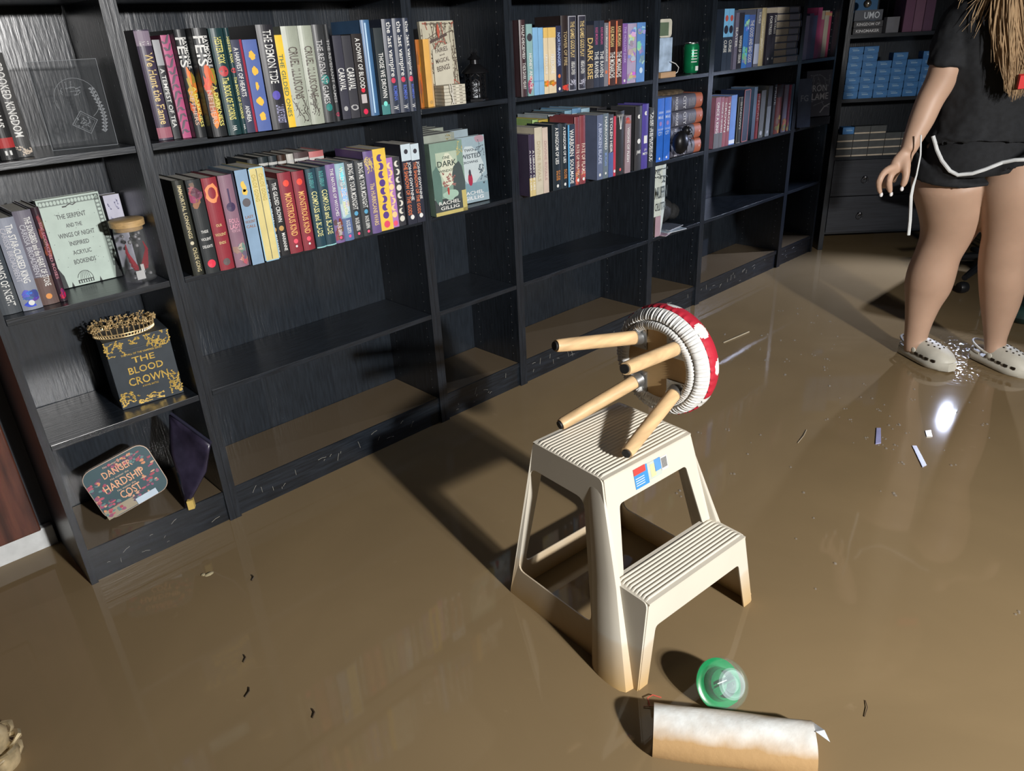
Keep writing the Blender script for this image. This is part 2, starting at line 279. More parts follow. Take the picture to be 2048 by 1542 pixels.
BOOKS=[
 (0.1171,0.0324,0.185,0.03,1.0572,(0.05, 0.05, 0.05),'h',[('SIX OF CROWS', (0.75, 0.75, 0.72), 0.35, 0.95, 0.5, 0.5), ('II', (0.75, 0.75, 0.72), 0.05, 0.1, 0.5, -0.4)],[('band', (0.4, 0.03, 0.03), 0.13, 0.24)],'black hardcover with red lettered foot, far left on the top visible shelf'),
 (0.1505,0.0336,0.208,0.05,1.0572,(0.16, 0.16, 0.16),'h',[('CROOKED KINGDOM', (0.75, 0.75, 0.72), 0.2, 0.92, 0.5, 0.5)],[('thorns', (0.6, 0.5, 0.4), 0.02, 0.14)],'grey hardcover titled CROOKED KINGDOM next to the clear acrylic case'),
 (0.0227,0.0393,0.174,0.036,0.732,(0.12, 0.15, 0.18),'h',[('THE WINGS OF NIGHT', (0.75, 0.75, 0.72), 0.1, 0.85, 0.6, 0.4)],[('band', (0.07, 0.08, 0.09), 0, 0.4)],'bluish hardcover titled WINGS OF NIGHT cut by the left frame edge'),
 (0.063,0.0408,0.209,0.03,0.732,(0.26, 0.28, 0.34),'h',[('The STAR-CURSED KING', (0.75, 0.75, 0.72), 0.3, 0.93, 0.62, 0.36), ('CARISSA BROADBENT', (0.5, 0.5, 0.55), 0.32, 0.9, 0.28, 0.26)],[('glow', (0.1, 0.16, 0.6), 0.02, 0.22), ('dot', (0.75, 0.75, 0.72), 0.05, 0.11)],'silver-grey hardcover with blue foot titled STAR-CURSED KING'),
 (0.1048,0.0367,0.217,0.04,0.732,(0.17, 0.16, 0.2),'h',[('THE SONGBIRD and the HEART OF STONE', (0.75, 0.75, 0.72), 0.2, 0.93, 0.65, 0.36), ('CARISSA BROADBENT', (0.5, 0.5, 0.55), 0.3, 0.86, 0.28, 0.3)],[('band', (0.14, 0.09, 0.08), 0, 0.3), ('dot', (0.75, 0.3, 0.08), 0.06, 0.12)],'grey hardcover titled SONGBIRD with an orange emblem at its foot'),
 (0.1425,0.0158,0.219,0.038,0.732,(0.1, 0.06, 0.08),'h',[('SIX SCORCHED ROSES', (0.5, 0.2, 0.25), 0.25, 0.85, 0.5, 0.4)],[('glow', (0.5, 0.03, 0.12), 0.02, 0.15), ('glow', (0.3, 0.08, 0.08), 0.5, 0.9)],'thin dark rose-patterned hardcover pressed against the mint box'),
 (0.4501,0.0343,0.241,0.03,1.0572,(0.13, 0.1, 0.17),'h',[('We Hunt the Flame', (0.72, 0.55, 0.25), 0.15, 0.8, 0.6, 0.55), ('FAIZAL', (0.75, 0.75, 0.72), 0.86, 0.9, 0.5, 0.6)],[('band', (0.35, 0.12, 0.16), 0.02, 0.12), ('band', (0.25, 0.2, 0.26), 0.86, 0.99)],'thick purple-grey hardcover with gold script We Hunt the Flame, leftmost book of its row'),
 (0.4854,0.0168,0.219,0.03,1.0572,(0.06, 0.065, 0.075),'p',[('A TEMPEST OF TEA', (0.75, 0.75, 0.72), 0.12, 0.72, 0.5, 0.6)],[('band', (0.35, 0.36, 0.38), 0.75, 1.0)],'slim charcoal book with white title A TEMPEST OF TEA and pale top'),
 (0.5032,0.0212,0.228,0.02,1.0572,(0.45, 0.08, 0.2),'p',[],[('swirl', (0.12, 0.09, 0.12), 0.02, 0.98)],'book showing its pink and grey marbled edge beside the slim charcoal tea book'),
 (0.5253,0.0267,0.238,-0.01,1.0572,(0.05, 0.055, 0.06),'h',[('FEIS', (0.75, 0.75, 0.72), 0.66, 0.93, 0.3, 0.62), ('RAYMOND E.', (0.75, 0.75, 0.72), 0.64, 0.93, 0.75, 0.3), ('A DARKNESS', (0.8, 0.72, 0.2), 0.1, 0.48, 0.72, 0.33), ('NETHERS', (0.6, 0.4, 0.3), 0.12, 0.44, 0.3, 0.33)],[('glow', (0.8, 0.3, 0.05), 0.1, 0.62)],'left one of two black hardcovers with orange-lit spine lettered A DARKNESS'),
 (0.553,0.0355,0.239,-0.045,1.0572,(0.05, 0.055, 0.06),'h',[('FEIS', (0.75, 0.75, 0.72), 0.66, 0.93, 0.3, 0.62), ('RAYMOND E.', (0.75, 0.75, 0.72), 0.64, 0.93, 0.75, 0.3), ('A DARKNESS', (0.8, 0.72, 0.2), 0.1, 0.48, 0.72, 0.33), ('NETHERS', (0.6, 0.4, 0.3), 0.12, 0.44, 0.3, 0.33)],[('glow', (0.8, 0.3, 0.05), 0.1, 0.62)],'right one of two black hardcovers with orange-lit spine, touching the dark teal one'),
 (0.5895,0.0344,0.237,-0.05,1.0572,(0.03, 0.1, 0.11),'h',[('HESTER FOX', (0.8, 0.72, 0.2), 0.68, 0.92, 0.5, 0.5), ('The BOOK OF THORNS', (0.8, 0.72, 0.2), 0.15, 0.55, 0.5, 0.5), ('HA', (0.75, 0.75, 0.72), 0.04, 0.09, 0.5, 0.3)],[('dot', (0.5, 0.05, 0.06), 0.56, 0.66)],'left one of two dark teal hardcovers with yellow BOOK OF THORNS'),
 (0.625,0.014,0.237,-0.05,1.0572,(0.03, 0.1, 0.11),'h',[('HESTER FOX', (0.8, 0.72, 0.2), 0.68, 0.92, 0.5, 0.5), ('The BOOK OF THORNS', (0.8, 0.72, 0.2), 0.15, 0.55, 0.5, 0.5), ('HA', (0.75, 0.75, 0.72), 0.04, 0.09, 0.5, 0.3)],[('dot', (0.5, 0.05, 0.06), 0.56, 0.66)],'right one of two dark teal hardcovers, half hidden by the navy one'),
 (0.6395,0.0273,0.211,-0.045,1.0572,(0.07, 0.08, 0.17),'p',[('A HARVEST OF HEARTS', (0.75, 0.75, 0.72), 0.4, 0.92, 0.35, 0.42), ('ANDREA', (0.75, 0.75, 0.72), 0.12, 0.3, 0.4, 0.4)],[('side', (0.3, 0.02, 0.05), 0, 1)],'navy paperback titled A HARVEST OF HEARTS with a maroon edge strip'),
 (0.6678,0.0373,0.21,-0.046,1.0572,(0.09, 0.14, 0.38),'p',[],[('dots5', (0.85, 0.5, 0.06), 0.08, 0.92)],'blue book with five yellow-orange ornaments down its edge'),
 (0.706,0.0455,0.241,-0.055,1.0572,(0.055, 0.055, 0.07),'h',[('THE DEMON TIDE', (0.75, 0.75, 0.72), 0.45, 0.95, 0.55, 0.5), ('LAURIE FOREST', (0.4, 0.4, 0.6), 0.06, 0.24, 0.6, 0.5)],[('dot', (0.1, 0.08, 0.42), 0.29, 0.38)],'thick charcoal hardcover with DEMON TIDE and a glowing violet orb'),
 (0.7525,0.0231,0.217,-0.044,1.0572,(0.85, 0.55, 0.05),'p',[('THE GILDED ONES', (0.1, 0.16, 0.08), 0.12, 0.8, 0.5, 0.5)],[],'bright yellow paperback titled GILDED ONES'),
 (0.7766,0.046,0.236,-0.045,1.0572,(0.36, 0.39, 0.32),'h',[('CRUEL ILLUSIONS', (0.1, 0.08, 0.07), 0.28, 0.8, 0.5, 0.55)],[('thorns', (0.08, 0.07, 0.06), 0.02, 0.4)],'left one of two pale green-grey hardcovers with black thorn drawings'),
 (0.8235,0.0395,0.236,-0.045,1.0572,(0.36, 0.39, 0.32),'h',[('CRUEL ILLUSIONS', (0.1, 0.08, 0.07), 0.28, 0.8, 0.5, 0.55)],[('thorns', (0.08, 0.07, 0.06), 0.02, 0.4)],'right one of two pale green-grey hardcovers with black thorn drawings'),
 (0.8641,0.0334,0.237,-0.045,1.0572,(0.08, 0.085, 0.09),'h',[('THE REVENANT GAMES', (0.5, 0.5, 0.5), 0.2, 0.85, 0.4, 0.5)],[('dot', (0.02, 0.2, 0.18), 0.4, 0.5), ('dot', (0.02, 0.2, 0.18), 0.12, 0.2)],'left one of two glossy dark grey hardcovers with green snakes on the spine'),
 (0.8984,0.0132,0.237,-0.045,1.0572,(0.08, 0.085, 0.09),'h',[('THE REVENANT GAMES', (0.4, 0.4, 0.4), 0.2, 0.85, 0.4, 0.5)],[('dot', (0.3, 0.02, 0.06), 0.03, 0.12)],'right one of two glossy dark grey hardcovers, next to the twin charcoal paperbacks'),
 (0.9349,0.0271,0.21,-0.018,1.0572,(0.09, 0.09, 0.13),'p',[('CARAVAL', (0.75, 0.75, 0.72), 0.35, 0.62, 0.5, 0.7)],[('dot', (0.4, 0.4, 0.4), 0.1, 0.16)],'left one of two charcoal paperbacks lettered CARAVAL'),
 (0.963,0.0289,0.209,-0.018,1.0572,(0.09, 0.09, 0.11),'p',[('CARAVAL', (0.75, 0.75, 0.72), 0.35, 0.62, 0.5, 0.8)],[('ring', (0.4, 0.4, 0.4), 0.1, 0.17)],'right one of two charcoal paperbacks lettered CARAVAL'),
 (0.9928,0.0342,0.212,-0.02,1.0572,(0.05, 0.04, 0.04),'p',[('A DOWRY OF BLOOD', (0.75, 0.75, 0.72), 0.35, 0.95, 0.5, 0.45)],[('dot', (0.7, 0.02, 0.05), 0.3, 0.36), ('bandw', (0.5, 0.45, 0.45), 0.17, 0.28), ('dot', (0.7, 0.02, 0.08), 0.03, 0.1)],'black paperback with red and white spine art titled A DOWRY OF BLOOD'),
 (1.028,0.0298,0.245,-0.02,1.0572,(0.06, 0.15, 0.3),'h',[],[('streak', (0.5, 0.7, 0.9), 0.03, 0.97)],'untitled glossy blue hardcover standing tall between darker books'),
 (1.0588,0.0281,0.224,-0.03,1.0572,(0.07, 0.09, 0.1),'p',[('THOSE WE DROWN', (0.75, 0.75, 0.72), 0.2, 0.72, 0.55, 0.55)],[('band', (0.06, 0.22, 0.22), 0.0, 0.12), ('dot', (0.2, 0.7, 0.62), 0.1, 0.16)],'dark grey paperback titled THOSE WE DROWN with teal foot'),
 (1.0879,0.0342,0.245,-0.035,1.0572,(0.08, 0.1, 0.16),'h',[('the last vampire', (0.75, 0.75, 0.72), 0.4, 0.97, 0.5, 0.6), ('ROMINA', (0.1, 0.16, 0.6), 0.14, 0.3, 0.6, 0.4), ('W', (0.75, 0.75, 0.72), 0.04, 0.09, 0.5, 0.5)],[('dot', (0.6, 0.05, 0.1), 0.33, 0.39)],'leftmost of three navy hardcovers lettered the last vampire'),
 (1.1231,0.0329,0.246,-0.035,1.0572,(0.08, 0.1, 0.16),'h',[('the last vampire', (0.75, 0.75, 0.72), 0.4, 0.97, 0.5, 0.6), ('ROMINA', (0.1, 0.16, 0.6), 0.14, 0.3, 0.6, 0.4), ('W', (0.75, 0.75, 0.72), 0.04, 0.09, 0.5, 0.5)],[('dot', (0.6, 0.05, 0.1), 0.33, 0.39)],'middle of three navy hardcovers lettered the last vampire'),
 (1.1569,0.0223,0.246,-0.035,1.0572,(0.08, 0.1, 0.16),'h',[('the last vampire', (0.75, 0.75, 0.72), 0.4, 0.97, 0.5, 0.6), ('ROMINA', (0.1, 0.16, 0.6), 0.14, 0.3, 0.6, 0.4), ('W', (0.75, 0.75, 0.72), 0.04, 0.09, 0.5, 0.5)],[('dot', (0.6, 0.05, 0.1), 0.33, 0.39)],'rightmost of three navy hardcovers, jutting out over the bookcase side'),
 (0.4377,0.0273,0.236,-0.02,0.732,(0.07, 0.075, 0.06),'h',[('IMMORTAL LONGINGS', (0.6, 0.52, 0.3), 0.4, 0.95, 0.5, 0.35), ('CHLOE GONG', (0.6, 0.52, 0.3), 0.04, 0.3, 0.6, 0.4)],[('dot', (0.6, 0.55, 0.4), 0.33, 0.37)],'dark olive-black hardcover with thin gold IMMORTAL LONGINGS, leftmost of the middle row'),
 (0.466,0.0364,0.234,-0.03,0.732,(0.07, 0.08, 0.085),'h',[('THESE', (0.75, 0.75, 0.72), 0.44, 0.47, 0.5, -0.5), ('VIOLENT', (0.75, 0.75, 0.72), 0.36, 0.39, 0.5, -0.7), ('DELIGHTS', (0.75, 0.75, 0.72), 0.28, 0.31, 0.5, -0.7)],[('glow', (0.35, 0.12, 0.12), 0.72, 0.98), ('dot', (0.75, 0.04, 0.08), 0.06, 0.15)],'charcoal hardcover with white words and a red rose at its foot'),
 (0.5034,0.0382,0.233,-0.033,0.732,(0.28, 0.035, 0.05),'h',[('OUR', (0.72, 0.55, 0.25), 0.48, 0.51, 0.5, -0.4), ('VIOLENT', (0.72, 0.55, 0.25), 0.38, 0.41, 0.5, -0.75), ('ENDS', (0.72, 0.55, 0.25), 0.29, 0.32, 0.5, -0.45)],[('ring', (0.85, 0.3, 0.12), 0.74, 0.94), ('dot', (0.12, 0.1, 0.1), 0.05, 0.13)],'dark red hardcover with an orange dragon ring and gold words'),
 (0.5426,0.0361,0.234,-0.04,0.732,(0.26, 0.15, 0.2),'h',[('FOUL', (0.75, 0.35, 0.45), 0.49, 0.54, 0.5, -0.7), ('LADY', (0.75, 0.35, 0.45), 0.43, 0.48, 0.5, -0.75), ('FORTUNE', (0.7, 0.4, 0.5), 0.39, 0.42, 0.5, -0.6)],[('bottle', (0.06, 0.04, 0.1), 0.58, 0.86), ('glow', (0.5, 0.35, 0.4), 0.02, 0.3)],'mauve-pink hardcover with a black flask and pink block letters'),
 (0.5797,0.0375,0.242,-0.05,0.732,(0.24, 0.36, 0.5),'box',[('LAST', (0.3, 0.15, 0.1), 0.5, 0.53, 0.5, -0.6), ('VIOLENT', (0.3, 0.15, 0.1), 0.45, 0.48, 0.5, -0.75), ('CALL', (0.3, 0.15, 0.1), 0.4, 0.43, 0.5, -0.7)],[('flame', (0.85, 0.55, 0.1), 0.72, 0.9), ('dot', (0.12, 0.11, 0.12), 0.62, 0.71)],'wide pale blue slipcase spine with a small golden flame'),
 (0.6182,0.043,0.243,-0.05,0.732,(0.68, 0.58, 0.25),'box',[('CHLOE GONG', (0.5, 0.4, 0.1), 0.65, 0.93, 0.27, 0.25), ('CHLOE GONG', (0.5, 0.4, 0.1), 0.65, 0.93, 0.73, 0.25)],[('split', (0.1, 0.12, 0.1), 0.02, 0.98), ('frame', (0.3, 0.5, 0.65), 0, 1)],'pale yellow double spine in a light blue frame beside the blue slipcase'),
 (0.6622,0.0145,0.201,-0.03,0.732,(0.045, 0.045, 0.05),'p',[('THE GILDED CROWN', (0.75, 0.75, 0.72), 0.45, 0.96, 0.5, 0.5), ('MARIANNE', (0.75, 0.75, 0.72), 0.06, 0.3, 0.6, 0.4)],[('dot', (0.5, 0.3, 0.1), 0.33, 0.4)],'left one of two small black books lettered THE GILDED CROWN'),
 (0.6777,0.0246,0.202,-0.03,0.732,(0.045, 0.045, 0.05),'p',[('THE GILDED CROWN', (0.75, 0.75, 0.72), 0.45, 0.96, 0.5, 0.5), ('MARIANNE', (0.75, 0.75, 0.72), 0.06, 0.3, 0.6, 0.4)],[('dot', (0.5, 0.3, 0.1), 0.33, 0.4)],'right one of two small black books lettered THE GILDED CROWN'),
 (0.7033,0.039,0.216,-0.035,0.732,(0.26, 0.035, 0.05),'h',[('MONSTROUS KIND', (0.8, 0.45, 0.15), 0.22, 0.75, 0.5, 0.5)],[('dot', (0.85, 0.08, 0.05), 0.83, 0.91), ('dot', (0.85, 0.1, 0.15), 0.12, 0.18), ('dot', (0.75, 0.75, 0.72), 0.07, 0.1)],'left one of two maroon hardcovers lettered MONSTROUS KIND'),
 (0.7432,0.0358,0.214,-0.038,0.732,(0.26, 0.035, 0.05),'h',[('MONSTROUS KIND', (0.8, 0.45, 0.15), 0.22, 0.75, 0.5, 0.5)],[('dot', (0.85, 0.08, 0.05), 0.83, 0.91), ('dot', (0.85, 0.1, 0.15), 0.12, 0.18), ('dot', (0.75, 0.75, 0.72), 0.07, 0.1)],'right one of two maroon hardcovers lettered MONSTROUS KIND'),
 (0.7801,0.0307,0.216,-0.045,0.732,(0.05, 0.13, 0.18),'h',[('COMPASS and BLADE', (0.75, 0.7, 0.3), 0.15, 0.72, 0.5, 0.55), ('RACHEL GREENLAW', (0.1, 0.4, 0.4), 0.76, 0.95, 0.4, 0.4)],[('band', (0.3, 0.6, 0.6), 0, 0.015)],'left one of two dark teal-blue hardcovers with yellow compass lettering'),
 (0.8118,0.0309,0.216,-0.045,0.732,(0.05, 0.13, 0.18),'h',[('COMPASS and BLADE', (0.75, 0.7, 0.3), 0.15, 0.72, 0.5, 0.55), ('RACHEL GREENLAW', (0.1, 0.4, 0.4), 0.76, 0.95, 0.4, 0.4)],[('band', (0.3, 0.6, 0.6), 0, 0.015)],'right one of two dark teal-blue hardcovers, next to the violet one'),
 (0.8438,0.0296,0.218,-0.043,0.732,(0.2, 0.13, 0.3),'h',[('THE NATURE OF WITCHES', (0.75, 0.75, 0.72), 0.35, 0.95, 0.5, 0.35), ('RACHEL GRIFFIN', (0.75, 0.75, 0.72), 0.1, 0.27, 0.5, 0.4)],[('glow', (0.3, 0.1, 0.08), 0.02, 0.3), ('dot', (0.8, 0.1, 0.2), 0.05, 0.09)],'violet to rust hardcover titled THE NATURE OF WITCHES'),
 (0.8744,0.0308,0.216,-0.041,0.732,(0.3, 0.48, 0.55),'h',[('WILD IS THE WITCH', (0.75, 0.75, 0.72), 0.35, 0.95, 0.5, 0.5), ('RACHEL GRIFFIN', (0.75, 0.75, 0.72), 0.1, 0.27, 0.5, 0.4)],[('glow', (0.7, 0.75, 0.8), 0.3, 0.95), ('band', (0.1, 0.15, 0.3), 0.0, 0.3), ('dot', (0.8, 0.1, 0.3), 0.04, 0.08)],'icy blue and white hardcover between the violet one and the grey ones'),
 (0.9062,0.0333,0.216,-0.038,0.732,(0.08, 0.09, 0.1),'h',[('BRING ME YOUR MIDNIGHT', (0.75, 0.75, 0.72), 0.38, 0.97, 0.5, 0.5), ('RACHEL GRIFFIN', (0.75, 0.75, 0.72), 0.1, 0.27, 0.5, 0.4)],[('dot', (0.1, 0.35, 0.55), 0.3, 0.36), ('dot', (0.8, 0.1, 0.2), 0.04, 0.08)],'left one of two slate grey hardcovers with a blue gem under the title'),
 (0.9405,0.0321,0.214,-0.038,0.732,(0.08, 0.09, 0.1),'h',[('BRING ME YOUR MIDNIGHT', (0.75, 0.75, 0.72), 0.38, 0.97, 0.5, 0.5), ('RACHEL GRIFFIN', (0.75, 0.75, 0.72), 0.1, 0.27, 0.5, 0.4)],[('dot', (0.1, 0.35, 0.55), 0.3, 0.36), ('dot', (0.8, 0.1, 0.2), 0.04, 0.08)],'right one of two slate grey hardcovers with a blue gem under the title'),
 (0.9736,0.0335,0.235,-0.035,0.732,(0.15, 0.1, 0.26),'h',[('The HURRICANE WARS', (0.72, 0.55, 0.25), 0.1, 0.62, 0.5, 0.45)],[('vine', (0.65, 0.5, 0.15), 0.72, 1.0)],'tall deep purple hardcover with gold wave pattern titled HURRICANE WARS'),
 (1.0082,0.0452,0.236,-0.028,0.732,(0.8, 0.55, 0.08),'p',[],[('moons', (0.1, 0.05, 0.25), 0.14, 0.94), ('dot', (0.75, 0.08, 0.15), 0.03, 0.12)],'yellow book with a column of purple moon phases'),
 (1.0543,0.0259,0.205,-0.02,0.732,(0.42, 0.2, 0.5),'p',[],[('moons', (0.85, 0.6, 0.3), 0.14, 0.94), ('dot', (0.8, 0.1, 0.2), 0.02, 0.1)],'lilac book with a column of golden moon phases'),
 (1.0812,0.0251,0.204,-0.02,0.732,(0.1, 0.1, 0.12),'p',[],[('moons', (0.7, 0.68, 0.6), 0.05, 0.96)],'dark grey book with a column of pale moon phases'),
 (1.1073,0.0352,0.237,-0.03,0.732,(0.06, 0.065, 0.1),'p',[('JOHN GWYNNE', (0.75, 0.75, 0.72), 0.3, 0.78, 0.68, 0.42), ('THE SHADOW OF THE GODS', (0.75, 0.2, 0.08), 0.12, 0.78, 0.3, 0.4)],[('band', (0.55, 0.65, 0.7), 0.8, 1.0), ('dot', (0.04, 0.04, 0.05), 0.88, 0.94), ('dot', (0.75, 0.75, 0.72), 0.06, 0.12)],'left one of two fantasy paperbacks with pale blue tops and red lettering'),
 (1.1435,0.0303,0.234,-0.03,0.732,(0.06, 0.065, 0.1),'p',[('JOHN GWYNNE', (0.75, 0.75, 0.72), 0.3, 0.78, 0.68, 0.42), ('THE SHADOW OF THE GODS', (0.75, 0.2, 0.08), 0.12, 0.78, 0.3, 0.4)],[('band', (0.55, 0.65, 0.7), 0.8, 1.0), ('dot', (0.04, 0.04, 0.05), 0.88, 0.94), ('dot', (0.75, 0.75, 0.72), 0.06, 0.12)],'right one of two fantasy paperbacks with pale blue tops, jutting past the bookcase side'),
 (1.6207,0.0275,0.23,-0.03,1.0572,(0.12, 0.06, 0.07),'h',[('HALF-DECEIVED', (0.75, 0.75, 0.72), 0.5, 0.93, 0.5, 0.4), ('THEIR DARK HEART', (0.75, 0.75, 0.72), 0.1, 0.45, 0.5, 0.45)],[],'brown-red hardcover at the left end of the upper row of the second wide bookcase'),
 (1.6492,0.0279,0.217,-0.03,1.0572,(0.25, 0.42, 0.42),'p',[('HONEY AND ICE', (0.75, 0.75, 0.72), 0.1, 0.6, 0.5, 0.5)],[('glow', (0.5, 0.12, 0.22), 0.02, 0.3), ('dot', (0.05, 0.05, 0.06), 0.76, 0.88)],'teal paperback with pink foot left of the twin sky blue ones'),
 (1.6782,0.0247,0.206,-0.03,1.0572,(0.22, 0.44, 0.68),'p',[],[('band', (0.15, 0.35, 0.6), 0.2, 0.22)],'left one of two plain sky blue paperbacks'),
 (1.7039,0.0231,0.205,-0.03,1.0572,(0.22, 0.44, 0.68),'p',[],[('band', (0.15, 0.35, 0.6), 0.2, 0.22)],'right one of two plain sky blue paperbacks'),
 (1.728,0.0215,0.204,-0.03,1.0572,(0.72, 0.6, 0.4),'p',[('FIREBORNE', (0.75, 0.75, 0.72), 0.3, 0.6, 0.5, 0.5)],[('glow', (0.8, 0.3, 0.04), 0.1, 0.22), ('band', (0.75, 0.5, 0.15), 0.85, 1)],'left one of two cream and orange paperbacks'),
 (1.7505,0.0371,0.204,-0.03,1.0572,(0.72, 0.6, 0.4),'p',[('FIREBORNE', (0.75, 0.75, 0.72), 0.3, 0.6, 0.5, 0.5)],[('glow', (0.8, 0.3, 0.04), 0.1, 0.22), ('band', (0.75, 0.5, 0.15), 0.85, 1)],'right one of two cream and orange paperbacks'),
 (1.7886,0.028,0.208,-0.03,1.0572,(0.06, 0.07, 0.16),'p',[('NORTHRANGER', (0.4, 0.5, 0.8), 0.4, 0.9, 0.5, 0.5)],[('dot', (0.8, 0.2, 0.05), 0.22, 0.28), ('dot', (0.75, 0.75, 0.72), 0.03, 0.08)],'navy paperback with a small flame on the spine'),
 (1.8176,0.0364,0.238,-0.03,1.0572,(0.07, 0.05, 0.05),'h',[('TOWER OF FIRE', (0.5, 0.38, 0.2), 0.35, 0.8, 0.5, 0.45)],[('glow', (0.6, 0.06, 0.05), 0.0, 0.12)],'tall brown-black hardcover with a red glowing foot'),
 (1.855,0.04,0.236,-0.03,1.0572,(0.1, 0.1, 0.14),'h',[('THE GAMES GODS PLAY', (0.72, 0.55, 0.25), 0.45, 0.93, 0.45, 0.5), ('ABIGAIL OWEN', (0.75, 0.75, 0.72), 0.22, 0.4, 0.5, 0.5)],[('frame', (0.35, 0.35, 0.4), 0, 1), ('thorns', (0.5, 0.5, 0.6), 0.04, 0.18)],'left one of two tall framed charcoal hardcovers lettered GAMES GODS PLAY'),
 (1.9052,0.04,0.237,-0.03,1.0572,(0.1, 0.1, 0.14),'h',[('THE GAMES GODS PLAY', (0.72, 0.55, 0.25), 0.45, 0.93, 0.45, 0.5), ('ABIGAIL OWEN', (0.75, 0.75, 0.72), 0.22, 0.4, 0.5, 0.5)],[('frame', (0.35, 0.35, 0.4), 0, 1), ('thorns', (0.5, 0.5, 0.6), 0.04, 0.18)],'right one of two tall framed charcoal hardcovers lettered GAMES GODS PLAY'),
 (1.9462,0.0387,0.205,-0.03,1.0572,(0.1, 0.09, 0.1),'p',[('DARK RISE', (0.7, 0.5, 0.2), 0.15, 0.8, 0.5, 0.75)],[],'grey paperback with large gold letters DARK RISE'),
 (1.9858,0.0287,0.218,-0.03,1.0572,(0.08, 0.1, 0.16),'p',[('THE RAVENS', (0.75, 0.75, 0.72), 0.15, 0.55, 0.5, 0.75), ('KASS MORGAN', (0.5, 0.1, 0.25), 0.65, 0.9, 0.5, 0.5)],[],'left one of two dark blue paperbacks lettered THE RAVENS'),
 (2.0155,0.0269,0.218,-0.03,1.0572,(0.08, 0.1, 0.16),'p',[('THE RAVENS', (0.75, 0.75, 0.72), 0.15, 0.55, 0.5, 0.75), ('KASS MORGAN', (0.5, 0.1, 0.25), 0.65, 0.9, 0.5, 0.5)],[],'right one of two dark blue paperbacks lettered THE RAVENS'),
 (2.0435,0.0229,0.21,-0.03,1.0572,(0.2, 0.2, 0.23),'p',[('HIGH MASQUERADE', (0.75, 0.75, 0.72), 0.4, 0.95, 0.5, 0.5)],[('dot', (0.7, 0.2, 0.1), 0.2, 0.26)],'thin grey paperback left of the red spined pair'),
 (2.0674,0.0409,0.218,-0.03,1.0572,(0.14, 0.06, 0.05),'p',[('THE MONARCHS', (0.75, 0.75, 0.72), 0.12, 0.52, 0.5, 0.75), ('KASS MORGAN', (0.72, 0.55, 0.25), 0.6, 0.9, 0.5, 0.5)],[('left', (0.75, 0.2, 0.1), 0.02, 0.98)],'left one of two brown paperbacks lettered THE MONARCHS with a red edge'),
 (2.1093,0.0372,0.219,-0.03,1.0572,(0.14, 0.06, 0.05),'p',[('THE MONARCHS', (0.75, 0.75, 0.72), 0.12, 0.52, 0.5, 0.75), ('KASS MORGAN', (0.72, 0.55, 0.25), 0.6, 0.9, 0.5, 0.5)],[('left', (0.75, 0.2, 0.1), 0.02, 0.98)],'right one of two brown paperbacks lettered THE MONARCHS with a red edge'),
 (2.1475,0.0286,0.205,-0.03,1.0572,(0.22, 0.11, 0.35),'p',[('THE HOLLOW DARK', (0.5, 0.4, 0.7), 0.35, 0.95, 0.5, 0.5)],[('dot', (0.75, 0.75, 0.72), 0.03, 0.08)],'violet paperback with pale purple lettering'),
 (2.1772,0.0534,0.204,-0.03,1.0572,(0.42, 0.36, 0.52),'p',[],[('glow', (0.7, 0.65, 0.75), 0.6, 0.9), ('glow', (0.65, 0.55, 0.7), 0.35, 0.6), ('glow', (0.6, 0.5, 0.65), 0.04, 0.2)],'wide lilac book with pale flower shapes'),
 (2.2329,0.0523,0.206,-0.03,1.0572,(0.12, 0.28, 0.62),'p',[],[('glow', (0.4, 0.6, 0.85), 0.3, 0.7), ('glow', (0.4, 0.55, 0.8), 0.8, 0.95), ('dot', (0.6, 0.75, 0.9), 0.15, 0.25)],'wide blue book with pale flower shapes at the right end of its row'),
 (1.6205,0.013,0.207,-0.05,0.732,(0.1, 0.07, 0.14),'p',[('A LIBRARY OF LIES', (0.75, 0.75, 0.72), 0.1, 0.75, 0.5, 0.5)],[('band', (0.6, 0.48, 0.22), 0, 0.3)],'left one of two purple topped gold footed books, under the cream spines'),
 (1.634,0.0161,0.205,-0.05,0.732,(0.1, 0.07, 0.14),'p',[('A LIBRARY OF LIES', (0.75, 0.75, 0.72), 0.1, 0.75, 0.5, 0.5)],[('band', (0.6, 0.48, 0.22), 0, 0.3)],'right one of two purple topped gold footed books'),
 (1.6511,0.0375,0.225,-0.05,0.732,(0.55, 0.5, 0.38),'p',[('DIVINE RIVALS', (0.45, 0.38, 0.25), 0.2, 0.8, 0.5, 0.4)],[],'left one of two cream spined paperbacks'),
 (1.6895,0.0273,0.221,-0.05,0.732,(0.56, 0.46, 0.38),'p',[('DIVINE RIVALS', (0.45, 0.3, 0.28), 0.2, 0.8, 0.5, 0.4)],[],'right one of two cream spined paperbacks, slightly pinker'),
 (1.7406,0.0432,0.225,-0.05,0.732,(0.04, 0.06, 0.08),'h',[('A KINGDOM OF LIES', (0.75, 0.75, 0.72), 0.4, 0.95, 0.5, 0.4), ('STACIA STARK', (0.8, 0.3, 0.05), 0.15, 0.3, 0.6, 0.5)],[('dot', (0.75, 0.75, 0.72), 0.04, 0.09)],'left one of two black-blue hardcovers with small orange lettering'),
 (1.7848,0.0337,0.223,-0.05,0.732,(0.04, 0.06, 0.08),'h',[('A KINGDOM OF LIES', (0.75, 0.75, 0.72), 0.4, 0.95, 0.5, 0.4), ('STACIA STARK', (0.8, 0.3, 0.05), 0.15, 0.3, 0.6, 0.5)],[('dot', (0.75, 0.75, 0.72), 0.04, 0.09)],'right one of two black-blue hardcovers with small orange lettering'),
